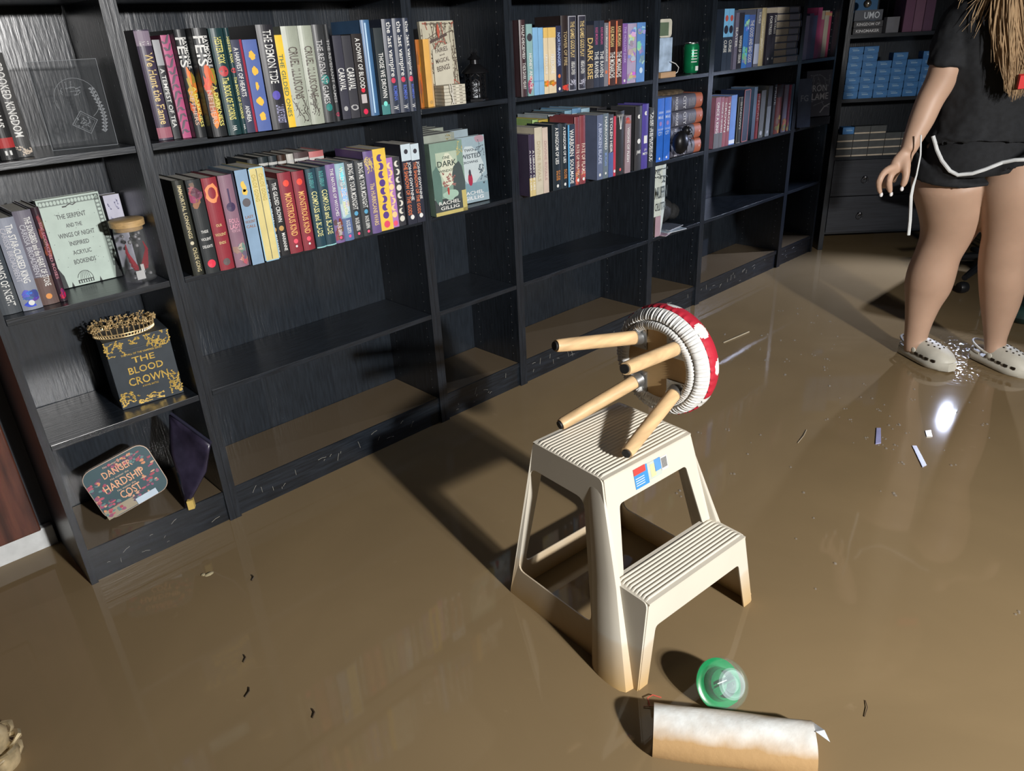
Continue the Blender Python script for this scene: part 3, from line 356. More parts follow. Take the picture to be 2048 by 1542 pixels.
 (1.8195,0.0385,0.216,-0.05,0.732,(0.05, 0.08, 0.14),'p',[('WARBORN', (0.75, 0.75, 0.72), 0.5, 0.92, 0.5, 0.6), ('SOULMADE', (0.75, 0.75, 0.72), 0.05, 0.45, 0.5, 0.5)],[('left', (0.1, 0.35, 0.6), 0, 1)],'thin black paperback with a bright blue left edge'),
 (1.859,0.0264,0.238,-0.05,0.732,(0.22, 0.05, 0.06),'h',[('FATE OF WRATH', (0.75, 0.6, 0.5), 0.15, 0.6, 0.5, 0.6)],[('glow', (0.6, 0.15, 0.12), 0.02, 0.25), ('dot', (0.75, 0.75, 0.72), 0.05, 0.1)],'left one of two dark red fiery paperbacks'),
 (1.8864,0.0321,0.24,-0.05,0.732,(0.22, 0.05, 0.06),'h',[('FATE OF FLAME', (0.75, 0.6, 0.5), 0.15, 0.6, 0.5, 0.6)],[('glow', (0.6, 0.15, 0.12), 0.02, 0.25), ('dot', (0.75, 0.75, 0.72), 0.05, 0.1)],'right one of two dark red fiery paperbacks'),
 (1.9795,0.0347,0.232,-0.05,0.732,(0.12, 0.15, 0.24),'p',[('A BROKEN BLADE', (0.5, 0.55, 0.7), 0.25, 0.88, 0.5, 0.5)],[('dot', (0.75, 0.75, 0.72), 0.05, 0.1)],'blue-grey paperback whose dark back cover shows a pink glow'),
 (2.0152,0.0307,0.234,-0.05,0.732,(0.13, 0.17, 0.2),'p',[('HARROWED', (0.75, 0.75, 0.72), 0.45, 0.95, 0.5, 0.45), ('MORGAN', (0.2, 0.3, 0.6), 0.2, 0.4, 0.5, 0.5)],[('dot', (0.75, 0.75, 0.72), 0.06, 0.1)],'grey-teal paperback right of the blue-grey one'),
 (2.0468,0.0288,0.227,-0.05,0.732,(0.14, 0.15, 0.19),'p',[('STOLEN HEIR', (0.75, 0.75, 0.72), 0.4, 0.95, 0.5, 0.5)],[('band', (0.08, 0.12, 0.3), 0, 0.4)],'grey and navy paperback left of the thin red one'),
 (2.0766,0.014,0.219,-0.05,0.732,(0.55, 0.04, 0.07),'p',[],[('dot', (0.75, 0.75, 0.72), 0.05, 0.12)],'very thin bright red book'),
 (2.0911,0.0533,0.234,-0.05,0.732,(0.06, 0.06, 0.06),'h',[('THE WHISPERS', (0.4, 0.38, 0.35), 0.91, 0.95, 0.5, -0.8)],[('rabbit', (0.75, 0.75, 0.72), 0.72, 0.93), ('dot', (0.7, 0.1, 0.1), 0.06, 0.11)],'wide black book with a white V-shaped emblem'),
 (2.1468,0.0359,0.213,-0.05,0.732,(0.3, 0.22, 0.24),'p',[('VISIONS OF FLESH', (0.75, 0.75, 0.72), 0.2, 0.8, 0.5, 0.4)],[('glow', (0.5, 0.12, 0.15), 0.85, 0.99)],'pinkish grey paperback right of the wide black book'),
 (2.2119,0.0433,0.241,-0.05,0.732,(0.1, 0.1, 0.11),'h',[('JAMES', (0.75, 0.75, 0.72), 0.25, 0.32, 0.5, -0.6)],[('moon1', (0.75, 0.75, 0.72), 0.8, 0.88), ('dot', (0.75, 0.75, 0.72), 0.42, 0.5)],'tall dark grey hardcover with a white crescent'),
 (2.2562,0.0416,0.245,-0.05,0.732,(0.08, 0.06, 0.3),'h',[('J.R.', (0.75, 0.75, 0.72), 0.28, 0.32, 0.5, -0.4), ('MITH', (0.75, 0.75, 0.72), 0.22, 0.26, 0.5, -0.7)],[('moon1', (0.75, 0.75, 0.72), 0.82, 0.9), ('bandw', (0.75, 0.75, 0.72), 0.4, 0.52)],'tall royal purple hardcover with a white moon'),
 (2.2988,0.0305,0.227,-0.05,0.732,(0.08, 0.09, 0.09),'p',[('THE SERPENT', (0.75, 0.75, 0.72), 0.1, 0.95, 0.65, 0.4), ('AND THE SHADOW', (0.75, 0.75, 0.72), 0.1, 0.9, 0.28, 0.35)],[],'dark paperback with white lettering jutting past the bookcase side'),
 (2.8567,0.0394,0.242,-0.012,1.0572,(0.07, 0.1, 0.16),'p',[('CURSE', (0.75, 0.75, 0.72), 0.3, 0.5, 0.5, 0.6)],[('band', (0.2, 0.5, 0.8), 0.55, 1.0), ('dot', (0.5, 0.1, 0.08), 0.8, 0.9), ('dot', (0.03, 0.03, 0.05), 0.6, 0.74)],'left one of two sky blue topped paperbacks lettered CURSE'),
 (2.8971,0.0369,0.242,-0.012,1.0572,(0.07, 0.1, 0.16),'p',[('CURSE', (0.75, 0.75, 0.72), 0.3, 0.5, 0.5, 0.6)],[('band', (0.2, 0.5, 0.8), 0.55, 1.0), ('dot', (0.5, 0.1, 0.08), 0.8, 0.9), ('dot', (0.03, 0.03, 0.05), 0.6, 0.74)],'right one of two sky blue topped paperbacks lettered CURSE'),
 (2.9506,0.0282,0.225,-0.012,1.0572,(0.16, 0.15, 0.22),'p',[('SLAYER', (0.75, 0.75, 0.72), 0.4, 0.75, 0.5, 0.6)],[],'grey-violet paperback lettered SLAYER'),
 (2.9798,0.0413,0.225,-0.012,1.0572,(0.07, 0.07, 0.1),'p',[('WHISPERS OF TERROR', (0.75, 0.75, 0.72), 0.1, 0.6, 0.5, 0.5)],[],'dark paperback right of the SLAYER one'),
 (3.0222,0.042,0.216,-0.012,1.0572,(0.05, 0.2, 0.6),'p',[],[('glow', (0.4, 0.6, 0.8), 0.02, 0.4), ('glow', (0.5, 0.7, 0.9), 0.7, 0.9)],'bright blue paperback with pale swirls'),
 (3.0652,0.0481,0.215,-0.012,1.0572,(0.08, 0.14, 0.4),'p',[('THE GOOD AND BAD GODS', (0.75, 0.75, 0.72), 0.1, 0.9, 0.5, 0.6)],[],'blue paperback with a long white title'),
 (3.131,0.0437,0.238,-0.012,1.0572,(0.14, 0.15, 0.2),'h',[('TIDES', (0.75, 0.75, 0.72), 0.75, 0.95, 0.5, 0.4)],[('band', (0.4, 0.45, 0.6), 0.05, 0.4)],'grey-blue hardcover right of the long titled blue one'),
 (3.1757,0.0409,0.241,-0.012,1.0572,(0.42, 0.35, 0.2),'h',[],[('vine', (0.7, 0.65, 0.5), 0.05, 0.95)],'gold patterned hardcover standing among blue-black ones'),
 (3.2304,0.0454,0.216,-0.012,1.0572,(0.08, 0.07, 0.1),'p',[('FORTRESS', (0.75, 0.75, 0.72), 0.6, 0.95, 0.5, 0.5)],[('dot', (0.75, 0.75, 0.72), 0.1, 0.15)],'left one of two slim blackish paperbacks beside the horizontal stack'),
 (3.2767,0.0329,0.219,-0.012,1.0572,(0.08, 0.07, 0.1),'p',[('FORTRESS', (0.75, 0.75, 0.72), 0.6, 0.95, 0.5, 0.5)],[('dot', (0.75, 0.75, 0.72), 0.1, 0.15)],'right one of two slim blackish paperbacks beside the horizontal stack'),
 (2.841,0.0413,0.218,-0.008,0.732,(0.3, 0.12, 0.17),'p',[('ONCE A KING', (0.75, 0.75, 0.72), 0.3, 0.9, 0.5, 0.5)],[('band', (0.12, 0.12, 0.13), 0, 0.3)],'first of two rose paperbacks at the left end of the far middle row'),
 (2.8832,0.0275,0.216,-0.008,0.732,(0.3, 0.1, 0.14),'p',[('ONCE A QUEEN', (0.75, 0.75, 0.72), 0.3, 0.9, 0.5, 0.5)],[('band', (0.12, 0.12, 0.13), 0, 0.3)],'second of two rose paperbacks in the far middle row'),
 (2.9118,0.0278,0.212,-0.008,0.732,(0.28, 0.08, 0.1),'p',[('CROWN', (0.75, 0.75, 0.72), 0.3, 0.9, 0.5, 0.5)],[],'dusky red paperback right of the rose pair'),
 (2.9406,0.0281,0.213,-0.008,0.732,(0.25, 0.06, 0.08),'p',[('THRONE', (0.75, 0.75, 0.72), 0.3, 0.9, 0.5, 0.5)],[],'dark red thin paperback left of the blue one'),
 (2.9697,0.0492,0.216,-0.008,0.732,(0.12, 0.25, 0.65),'p',[],[('band', (0.7, 0.75, 0.85), 0.02, 0.1)],'bright blue slim book in the far middle row'),
 (3.0389,0.0393,0.202,-0.008,0.732,(0.06, 0.06, 0.06),'h',[('SHADOWS', (0.4, 0.4, 0.35), 0.3, 0.9, 0.5, 0.4)],[('frame', (0.2, 0.2, 0.18), 0, 1)],'short black book with a faint frame'),
 (3.0792,0.055,0.231,-0.008,0.732,(0.03, 0.05, 0.12),'box',[],[('frame', (0.5, 0.15, 0.15), 0, 1)],'large navy boxed set outlined in thin red'),
 (3.1668,0.0305,0.236,-0.008,0.732,(0.07, 0.12, 0.2),'p',[],[],'dark teal-blue spine left of the red one'),
 (3.1983,0.0362,0.204,-0.008,0.732,(0.5, 0.05, 0.05),'h',[('EMPIRE', (0.8, 0.4, 0.3), 0.4, 0.95, 0.5, 0.5)],[],'bright red hardcover in the far middle row'),
 (3.2355,0.0431,0.215,-0.008,0.732,(0.2, 0.2, 0.17),'p',[],[('dot', (0.75, 0.75, 0.72), 0.05, 0.15)],'olive grey book with a white tag'),
 (3.3005,0.0386,0.23,-0.008,0.732,(0.35, 0.38, 0.38),'p',[],[('band', (0.1, 0.1, 0.1), 0.6, 1.0), ('dot', (0.75, 0.75, 0.72), 0.05, 0.12)],'pale grey and black book'),
 (3.3501,0.0382,0.232,-0.008,0.732,(0.05, 0.05, 0.05),'h',[('PRIDE', (0.75, 0.75, 0.72), 0.6, 0.95, 0.5, 0.4)],[],'black hardcover with white lettering in the far middle row'),
 (3.3893,0.055,0.228,-0.008,0.732,(0.3, 0.05, 0.03),'h',[],[('glow', (0.6, 0.35, 0.05), 0.0, 0.4), ('band', (0.05, 0.03, 0.03), 0.75, 1.0)],'wide red-gold spine of a boxed volume'),
 (3.4635,0.0456,0.223,-0.008,0.732,(0.25, 0.22, 0.3),'h',[],[('glow', (0.6, 0.35, 0.1), 0.0, 0.3)],'violet spine with amber foot'),
 (3.5101,0.0285,0.22,-0.008,0.732,(0.3, 0.06, 0.1),'h',[],[('glow', (0.6, 0.3, 0.1), 0.0, 0.2)],'crimson thin spine beside the violet one'),
 (3.5395,0.0238,0.221,-0.008,0.732,(0.08, 0.14, 0.22),'h',[],[],'blue spine at the right end of the far middle row'),
]
# ---------------- books ----------------
def make_book(x0,y,z,w,h,D,rgb,kind,texts,art,label,group=None,rot=0,name='book'):
    t=empty(name,(x0,y,z),rot,label,'book',group)
    bl=.0045 if kind=='h' else .0008 if kind=='p' else 0
    rnd=random.Random(label); f=lambda x:bl*((2*x/w-1)**2)
    if max(rgb)<.2: rgb=tuple(c*.45 for c in rgb)
    tk=.0022 if kind!='p' else .0007; N=8
    out=[(w*i/N,f(w*i/N)) for i in range(N+1)]
    poly=[(0,D)]+out+[(w,D),(w-tk,D),(w-tk,bl+tk+.001),(tk,bl+tk+.001),(tk,D)]
    cm=mat('book_cover',rgb,.38 if kind=='h' else .45,var=.12,scale=18)
    mb=MB().use(cm)
    # cover built from a rounded spine strip plus two boards
    for a,b in zip(out[:-1],out[1:]): mb.prism([a,b,(b[0],bl+tk+.001),(a[0],bl+tk+.001)],0,h)
    mb.box((0,bl,0),(tk,D,h)); mb.box((w-tk,bl,0),(w,D,h))
    mb.build('cover',None,t,smooth=True,ang=25)
    ov=.003 if kind!='p' else .0004
    MB().box((tk+.0002,bl+tk+.0012,ov),(w-tk-.0002,D-.001-ov,h-ov)).build('pages',PAGE,t)
    m=MB(); lay=[.0003]
    def P(xf,zf): return Vector((xf*w,f(xf*w)-lay[0],zf*h))
    def strip(xa,xb,za,zb,c):
        m.use(ink(c)); 
        vs=[];n=6
        for i in range(n+1):
            x=xa+(xb-xa)*i/n; vs+= [P(x,za),P(x,zb)]
        m.add(vs,[(2*i,2*i+2,2*i+3,2*i+1) for i in range(n)])
    def disc(xc,zc,r,c,rx=None,n=16,wob=0,inner=0):
        m.use(ink(c)); rx=rx or r; vs=[];k=[1+wob*rnd.uniform(-1,1) for _ in range(n)]
        def cl(x): return min(.97,max(.03,x))
        for i in range(n):
            a=2*math.pi*i/n; vs.append(P(cl(xc+rx/w*k[i]*math.cos(a)),min(.99,max(.01,zc+r/h*k[i]*math.sin(a)))))
        if inner:
            for i in range(n):
                a=2*math.pi*i/n; vs.append(P(cl(xc+rx*inner/w*math.cos(a)),zc+r*inner/h*math.sin(a)))
            m.add(vs,[(i,(i+1)%n,n+(i+1)%n,n+i) for i in range(n)])
        else:
            vs.append(P(cl(xc),zc)); m.add(vs,[(i,(i+1)%n,n) for i in range(n)])
    def ribbon(pts,wd,c):
        m.use(ink(c)); vs=[]
        for i,(a,b) in enumerate(pts):
            ww=wd*(.4+.6*math.sin(math.pi*(i+.5)/len(pts))); vs+=[P(min(.98,max(.02,a-ww/w)),b),P(min(.98,max(.02,a+ww/w)),b+ww*.3/h)]
        m.add(vs,[(2*i,2*i+2,2*i+3,2*i+1) for i in range(len(pts)-1)])
    for k,c,z0,z1 in art:
        lay[0]+=.00012; zc=(z0+z1)/2; r=min((z1-z0)*h/2,.42*w)
        if k=='band': strip(0,1,z0,z1,c)
        elif k=='bandw': strip(.25,.75,z0,z1,c)
        elif k=='side': strip(.78,1,z0,z1,c)
        elif k=='left': strip(0,.2,z0,z1,c)
        elif k=='streak': strip(.36,.5,z0,z1,c)
        elif k=='split': strip(.48,.52,z0,z1,c)
        elif k=='dot': disc(.5,zc,r,c)
        elif k=='ring': disc(.5,zc,(z1-z0)*h/2,c,rx=.42*w,wob=.12,inner=.62)
        elif k=='moon1': disc(.45,zc,r*.8,c); lay[0]+=.0001; disc(.68,zc,r*.7,rgb)
        elif k=='frame':
            strip(0,.07,z0,z1,c); strip(.93,1,z0,z1,c); strip(0,1,z1-.012,z1,c); strip(0,1,z0,z0+.012,c)
        elif k=='dots5':
            for i in range(5): disc(.5,z0+(z1-z0)*(i+.5)/5,.0095,c,rx=.0085 if i!=2 else .004,wob=.25)
        elif k=='moons':
            n=8
            for i in range(n):
                zz=z0+(z1-z0)*(i+.5)/n; rr=min(.36*w,.45*(z1-z0)*h/n); disc(.5,zz,rr,c); lay[0]+=.0001
                if i%4: disc(.5+(.22 if i%2 else -.2),zz+.003,rr*.72,rgb); 
                lay[0]-=.0001
        elif k=='glow':
            for i in range(12): disc(rnd.uniform(.15,.85),rnd.uniform(z0+.03,z1-.03) if z1-z0>.08 else zc,rnd.uniform(.05,.17)*(z1-z0)*h+.002,tuple(min(1,q*rnd.uniform(.3,1.15)) for q in c),rx=.26*w*rnd.uniform(.5,1.2),wob=.35,n=12); lay[0]+=.00006
        elif k in('thorns','vine'):
            for i in range(7 if k=='thorns' else 9):
                a=rnd.uniform(.1,.9); b=rnd.uniform(z0,z0+(z1-z0)*.5); l=(z1-z0)*rnd.uniform(.3,.5); s=rnd.uniform(-.4,.4)
                ribbon([(a+s*t_/6+.1*math.sin(t_),b+l*t_/6) for t_ in range(7)],.0011,c); lay[0]+=.00003
                for q in range(4): disc(a+rnd.uniform(-.2,.2),b+l*rnd.random(),.0018,c,n=6)
        elif k=='swirl':
            for i in range(13):
                zz=z0+(z1-z0)*(i+.3)/13; s=rnd.choice((-1,1)); ribbon([(.05+.07*t_,zz+s*.03*math.sin(t_*.45+i)+.004*t_) for t_ in range(13)],.0035,c); lay[0]+=.00003
        elif k=='bottle': disc(.5,z0+(z1-z0)*.3,.32*w,c); lay[0]+=.00005; strip(.44,.56,z0+(z1-z0)*.4,z1,c)
        elif k=='flame': disc(.5,z0+(z1-z0)*.3,.2*w,c,wob=.2); ribbon([(.5+.05*math.sin(t_),z0+(z1-z0)*(.3+.1*t_)) for t_ in range(7)],.006,c)
        elif k=='rabbit': ribbon([(.35+.02*t_,z1-(z1-z0)*t_/7) for t_ in range(8)],.0022,c); ribbon([(.65-.02*t_,z1-(z1-z0)*t_/7) for t_ in range(8)],.0022,c); disc(.5,z0+.02,.005,c)
    if m.v: m.build('spine_art',None,t)
    m=MB(); lay[0]+=.0003
    for s,c,z0,z1,xf,hf in texts:
        m.use(ink(c))
        if hf>0:
            def fn(a,b,z0=z0,z1=z1,xf=xf,hf=hf): x=xf+(b-.5)*hf; return P(x,z1-(z1-z0)*a)
        else:
            def fn(a,b,z0=z0,z1=z1,xf=xf,hf=hf): return P(xf+(a-.5)*-hf,z0+(z1-z0)*b)
        put_text(m,s,fn)
    if m.v: m.build('title',None,t)
    return t
for x0,w_,h_,y_,z_,rgb,kind,tx,art,lab in BOOKS:
    D=.150 if kind!='p' else .135
    if x0>1.6: D=.125
    if x0<.2: D=.15
    make_book(x0,y_,z_+.0003,w_,h_,D,rgb,kind,tx,art,lab)
# second row of books standing behind the front ones
def back_row(xs,y,z,grp,lab,D=.13):
    nm=['first','second','third','fourth','fifth','sixth','seventh','eighth','ninth']
    for i,(x0,w_,h_,rgb) in enumerate(xs):
        make_book(x0,y,z+.0003,w_,h_,D,rgb,'h',[],[('band',(.5,.5,.48),.9,.93)],lab%nm[i],grp)
back_row([(.700,.030,.240,(.04,.05,.06)),(.732,.028,.242,(.05,.07,.08)),(.762,.026,.241,(.06,.08,.09)),(.790,.026,.240,(.10,.05,.03)),(.818,.022,.239,(.55,.53,.48)),(.842,.046,.240,(.16,.10,.10)),(.890,.048,.236,(.5,.16,.16))],.118,.7314,'books in the hidden second row',"%s from the left of the book tops showing behind the nearest middle row")
back_row([(1.78,.03,.232,(.30,.45,.15)),(1.812,.05,.228,(.45,.35,.06)),(1.864,.04,.24,(.35,.4,.42)),(1.906,.045,.243,(.06,.08,.1)),(1.953,.04,.246,(.2,.35,.45)),(1.995,.05,.250,(.12,.25,.4)),(2.047,.05,.245,(.3,.45,.55)),(2.14,.06,.24,(.06,.06,.07))],.082,.7314,'books in the far hidden second row',"%s from left of the book tops behind the second wide bookcase's middle row",D=.165)
# far corner bookcase, upper row
for i,(w_,h_,c,l) in enumerate([(.05,.20,(.3,.26,.4),'lilac grey'),(.045,.21,(.14,.12,.24),'dusky indigo'),(.045,.20,(.10,.12,.24),'navy blue'),(.05,.235,(.42,.07,.18),'magenta'),(.04,.18,(.35,.10,.16),'dull rose'),(.06,.22,(.42,.38,.30),'cream and red edged'),(.035,.215,(.4,.06,.12),'crimson')]):
    make_book(3.63+.05*i-.0,.01+.004*i,1.0569,min(w_,.048),h_,.12,c,'p',[],[('band',(.5,.3,.15),.9,.97)] if i>4 else [],l+' book in the upper row of the far corner bookcase')
# horizontal stack in the far wide bookcase
for k in range(8):
    t=empty('book',(3.318+.004*((k*5)%3),-.005+.004*((k*3)%2),1.0569+.0306*k),R((k*7)%5-2),('%s from the bottom of the stacked grey-blue flat books'%pos[k]) if k<7 else 'topmost book of the stack of grey-blue books lying flat','book','stack of grey-blue books')
    c=((.12,.17,.26),(.13,.17,.28),(.13,.14,.22),(.12,.12,.19),(.13,.14,.19),(.09,.10,.15),(.08,.09,.14),(.09,.09,.13))[k]
    mb=MB().use(ink(c)).box((0,0,0),(.232,.15,.002)).box((0,0,.028),(.232,.15,.030))
    mb.rings([[Vector((.228+.009*math.sin(math.pi*j/8),yy,.015-.0148*math.cos(math.pi*j/8))) for j in range(9)]+[Vector((.226,yy,.028)),Vector((.226,yy,.002))] for yy in (0,.15)])
    mb.build('cover',None,t,smooth=True)
    MB().box((.003,.002,.0024),(.224,.148,.0276)).build('pages',mat('tan_pages',(.62,.54,.42),.8,scale=50,stretch=(1,1,14)),t)
    m=MB(); m.use(ink((.3,.3,.38))).box((.12,-.0006,.004),(.215,-.0001,.026)); m.build('wrap_band',None,t)
# ---------- face-out books ----------
def face_book(name,loc,w,h,d,rgb,label,cat,arts,tilt=0,rz=0,group=None,pg=PAGE):
    t=empty(name,(loc[0],loc[1],loc[2]+d*math.sin(-tilt)+.0002),0,label,cat,group,rot=(tilt,0,rz))
    cm=mat('book_cover',rgb,.4,var=.2,scale=14)
    MB().use(cm).box((0,0,0),(w,.0012,h)).box((0,d-.0012,0),(w,d,h)).box((0,0,0),(.0012,d,h)).build('cover',None,t)
    MB().box((.0014,.0014,.0006),(w-.001,d-.0014,h-.0006)).build('pages',pg,t)
    m=MB(); arts(m,w,h)
    for v in m.v: v.x=min(w,max(0,v.x)); v.z=min(h,max(0,v.z))
    if m.v: m.build('cover_art',None,t)
    return t
I=Matrix()
def rect(m,x0,z0,x1,z1,c,y=-.0003): m.use(ink(c)).add([(x0,y,z0),(x1,y,z0),(x1,y,z1),(x0,y,z1)],[(0,1,2,3)])
def blob(m,cx,cz,rx,rz,c,y=-.0004,n=14,wob=.15,rnd=random.Random(3)):
    m.use(ink(c)); k=[1+wob*rnd.uniform(-1,1) for _ in range(n)]
    m.add([(cx+rx*k[i]*math.cos(2*math.pi*i/n),y,cz+rz*k[i]*math.sin(2*math.pi*i/n)) for i in range(n)]+[(cx,y,cz)],[(i,(i+1)%n,n) for i in range(n)])
def line(m,pts,wd,c,y=-.0006):
    m.use(ink(c)); vs=[]
    for i,(a,b) in enumerate(pts):
        p,q=pts[max(0,i-1)],pts[min(len(pts)-1,i+1)]; dx,dz=q[0]-p[0],q[1]-p[1]; l=math.hypot(dx,dz) or 1
        vs+=[(a-dz/l*wd,y,b+dx/l*wd),(a+dz/l*wd,y,b-dx/l*wd)]
    m.add(vs,[(2*i,2*i+1,2*i+3,2*i+2) for i in range(len(pts)-1)])
def vines(m,cx,cz,rx,rz,n,c,seed,s=.002,y=-.0007):
    rnd=random.Random(seed)
    for k in range(n):
        a,b=cx+rnd.uniform(-rx,rx),cz+rnd.uniform(-rz,rz); an=rnd.uniform(0,6.3); cu=rnd.uniform(-.8,.8); pts=[(a,b)]
        for i in range(6): an+=cu*.4; a+=math.cos(an)*rx*.18; b+=math.sin(an)*rz*.18; a=min(cx+rx,max(cx-rx,a)); b=min(cz+rz,max(cz-rz,b)); pts.append((a,b))
        line(m,pts,s*.35,c,y-.00002*k)
        for q in pts[1::2]: blob(m,q[0]+rnd.uniform(-s,s),q[1]+rnd.uniform(-s,s),s*1.1,s*.7,c,y-.00002*k,6,.2,rnd)
def dark_window(m,w,h):
    rect(m,.0,0,w,h,(.20,.30,.24)); rect(m,.02,.09,w-.025,h-.03,(.42,.5,.38),-.0004); blob(m,w*.5,h*.62,.030,.05,(.62,.64,.5),-.0005)
    rect(m,0,0,w,h*.23,(.05,.06,.06),-.0006); blob(m,w*.8,h*.42,.026,.06,(.06,.08,.08),-.0007); blob(m,w*.12,h*.4,.018,.06,(.10,.18,.15),-.0007); rect(m,w*.86,0,w,h*.3,(.5,.42,.15),-.00075); rect(m,0,0,w,h*.05,(.5,.42,.15),-.00075)
    vines(m,w*.9,h*.88,.012,.02,8,(.55,.48,.2),4); vines(m,w*.5,h*.5,.022,.022,12,(.35,.16,.14),5,.003); blob(m,w*.45,h*.33,.004,.012,(.4,.06,.05),-.0009); blob(m,w*.5,h*.27,.03,.015,(.35,.5,.4),-.0008)
    plane_text(m,'ONE',I,w*.47,h*.79,.028,.009,(.06,.09,.07),-.0011); plane_text(m,'DARK',I,w*.48,h*.71,.075,.018,(.05,.07,.06),-.0011); plane_text(m,'WINDOW',I,w*.48,h*.61,.07,.008,(.08,.1,.08),-.0011)
    plane_text(m,'RACHEL',I,w*.45,h*.17,.085,.011,(.75,.75,.7),-.0011); plane_text(m,'GILLIG',I,w*.45,h*.10,.075,.011,(.75,.75,.7),-.0011)
def crowns(m,w,h):
    rect(m,0,0,w,h,(.30,.40,.45)); blob(m,w*.5,h*.58,w*.42,h*.26,(.52,.60,.62),-.0004); blob(m,w*.1,h*.1,.03,.03,(.4,.27,.32),-.00045); blob(m,w*.85,h*.95,.02,.012,(.4,.27,.32),-.00045); blob(m,w*.1,h*.93,.018,.014,(.4,.27,.32),-.00045)
    rect(m,0,h*.12,w,h*.3,(.2,.32,.38),-.0005)
    for sx in (-1,1): vines(m,w*(.5+.32*sx),h*.84,.025,.03,7,(.10,.13,.16),8+sx); vines(m,w*(.5+.36*sx),h*.42,.018,.03,9,(.12,.16,.19),18+sx,.003)
    blob(m,w*.47,h*.36,.010,.022,(.38,.03,.07),-.001,10,.05); blob(m,w*.47,h*.46,.005,.012,(.06,.05,.07),-.0011,8,.05)
    plane_text(m,'TWO',I,w*.5,h*.80,.04,.009,(.08,.1,.12),-.0012); plane_text(m,'TWISTED',I,w*.5,h*.71,.098,.015,(.06,.08,.1),-.0012); plane_text(m,'CROWNS',I,w*.5,h*.62,.07,.008,(.08,.1,.12),-.0012)
    plane_text(m,'RACHEL',I,w*.52,h*.15,.09,.011,(.8,.8,.8),-.0012); plane_text(m,'GILLIG',I,w*.52,h*.07,.085,.011,(.8,.8,.8),-.0012)
GPG=mat('grey_page_tops',(.30,.31,.30),.8,var=.08,scale=50,stretch=(1,14,1))
face_book('book',(1.224,-.022,.7322),.128,.222,.030,(.2,.3,.24),'face-out green and gold cover lettered ONE DARK, hanging slightly over the shelf edge','book',dark_window,tilt=R(-2),rz=R(-2))
face_book('book',(1.372,.050,.7322),.140,.214,.030,(.3,.4,.45),'face-out pale blue cover lettered TWO TWISTED CROWNS with a red cloaked figure','book',crowns,tilt=R(-3),rz=R(-3))
for k in range(5): face_book('book',(1.228,.024+.046*k,.7318),.132 if k<3 else .2,.243,.044,(.3,.33,.28),['front','second','third','fourth','rearmost'][k]+' of five thick paperbacks packed behind the green ONE DARK cover','book',lambda m,w,h:vines(m,w*.8,h*.93,.02,.012,6,(.45,.4,.2),6),group='paperbacks packed behind the two face-out covers',pg=GPG)
for k in range(3): face_book('book',(1.376,.092+.0 +.030*k,.7318),.100,.236,.028,(.32,.4,.44),['front','middle','rear'][k]+' of three paperbacks packed behind the pale blue crowns cover','book',lambda m,w,h:None,group='paperbacks packed behind the two face-out covers',pg=GPG) if k<1 else None
def fairies(m,w,h):
    rect(m,0,0,w,h,(.50,.47,.36)); vines(m,w*.5,h*.5,w*.46,h*.47,70,(.16,.13,.10),11,.0032,-.0004); vines(m,w*.5,h*.5,w*.46,h*.47,9,(.40,.14,.10),12,.0036,-.002)
    m.use(ink((.55,.52,.42))).add([(w*.22,-.0042,h*.16),(w*.80,-.0042,h*.2),(w*.84,-.0042,h*.74),(w*.26,-.0042,h*.66)],[(0,1,2,3)])
    for s,z,ww,hh in (('FAIRIES',.66,.05,.013),('and',.60,.02,.006),('MAGICAL',.535,.055,.013),('BEINGS',.44,.052,.015)): plane_text(m,s,I,w*.53,h*z,ww,hh,(.08,.06,.05),-.0045,.14)
    line(m,[(w*.2,h*.75),(w*.75,h*.84)],.004,(.1,.07,.06),-.0043); blob(m,w*.5,h*.88,.006,.02,(.45,.1,.06),-.0044,8)
face_book('book',(1.302,.062,1.0570),.132,.238,.012,(.5,.47,.36),'cream illustrated hardcover lettered FAIRIES propped face-out behind the small cream booklets','book',fairies,tilt=R(-4))
for k in range(6):
    t=empty('booklet',(1.318+.001*(k%2),.006,1.0568+.0098*k),R(-4+k%2),'%s from the bottom of the small stack of cream booklets'%pos[k],'booklet','stack of small cream booklets')
    MB().box((0,0,0),(.082,.05,.0088)).build('pages',mat('cream_paper',(.55,.52,.42),.8),t); m=MB().use(ink((.1,.08,.06)))
    for q in (.045,.07): m.box((q-.012,-.0006,.0035),(q,-.0001,.0055))
    m.build('printed_marks',None,t)
t=tag(MB().tube([(1.345,-.0,1.118),(1.346,-.0035,1.10),(1.343,-.0035,1.075),(1.349,-.0035,1.060)],.0012,5).tube([(1.337,.0,1.118),(1.338,-.0035,1.095),(1.346,-.0035,1.072),(1.340,-.0035,1.06)],.0012,5).build('ribbon',ink((.7,.68,.62))),'white ribbon hanging down the front of the small cream booklet stack','ribbon')
make_book(1.248,.035,1.0569,.013,.190,.12,(.42,.13,.02),'p',[],[('glow',(.6,.2,.03),.1,.9)],'thin burnt orange book at the left end beside the bookcase side')
make_book(1.272,.030,1.0569,.027,.190,.12,(.72,.40,.10),'p',[],[('side',(.6,.4,.2),0,1),('dot',(.5,.3,.1),.04,.1)],'amber yellow paperback standing left of the FAIRIES cover')
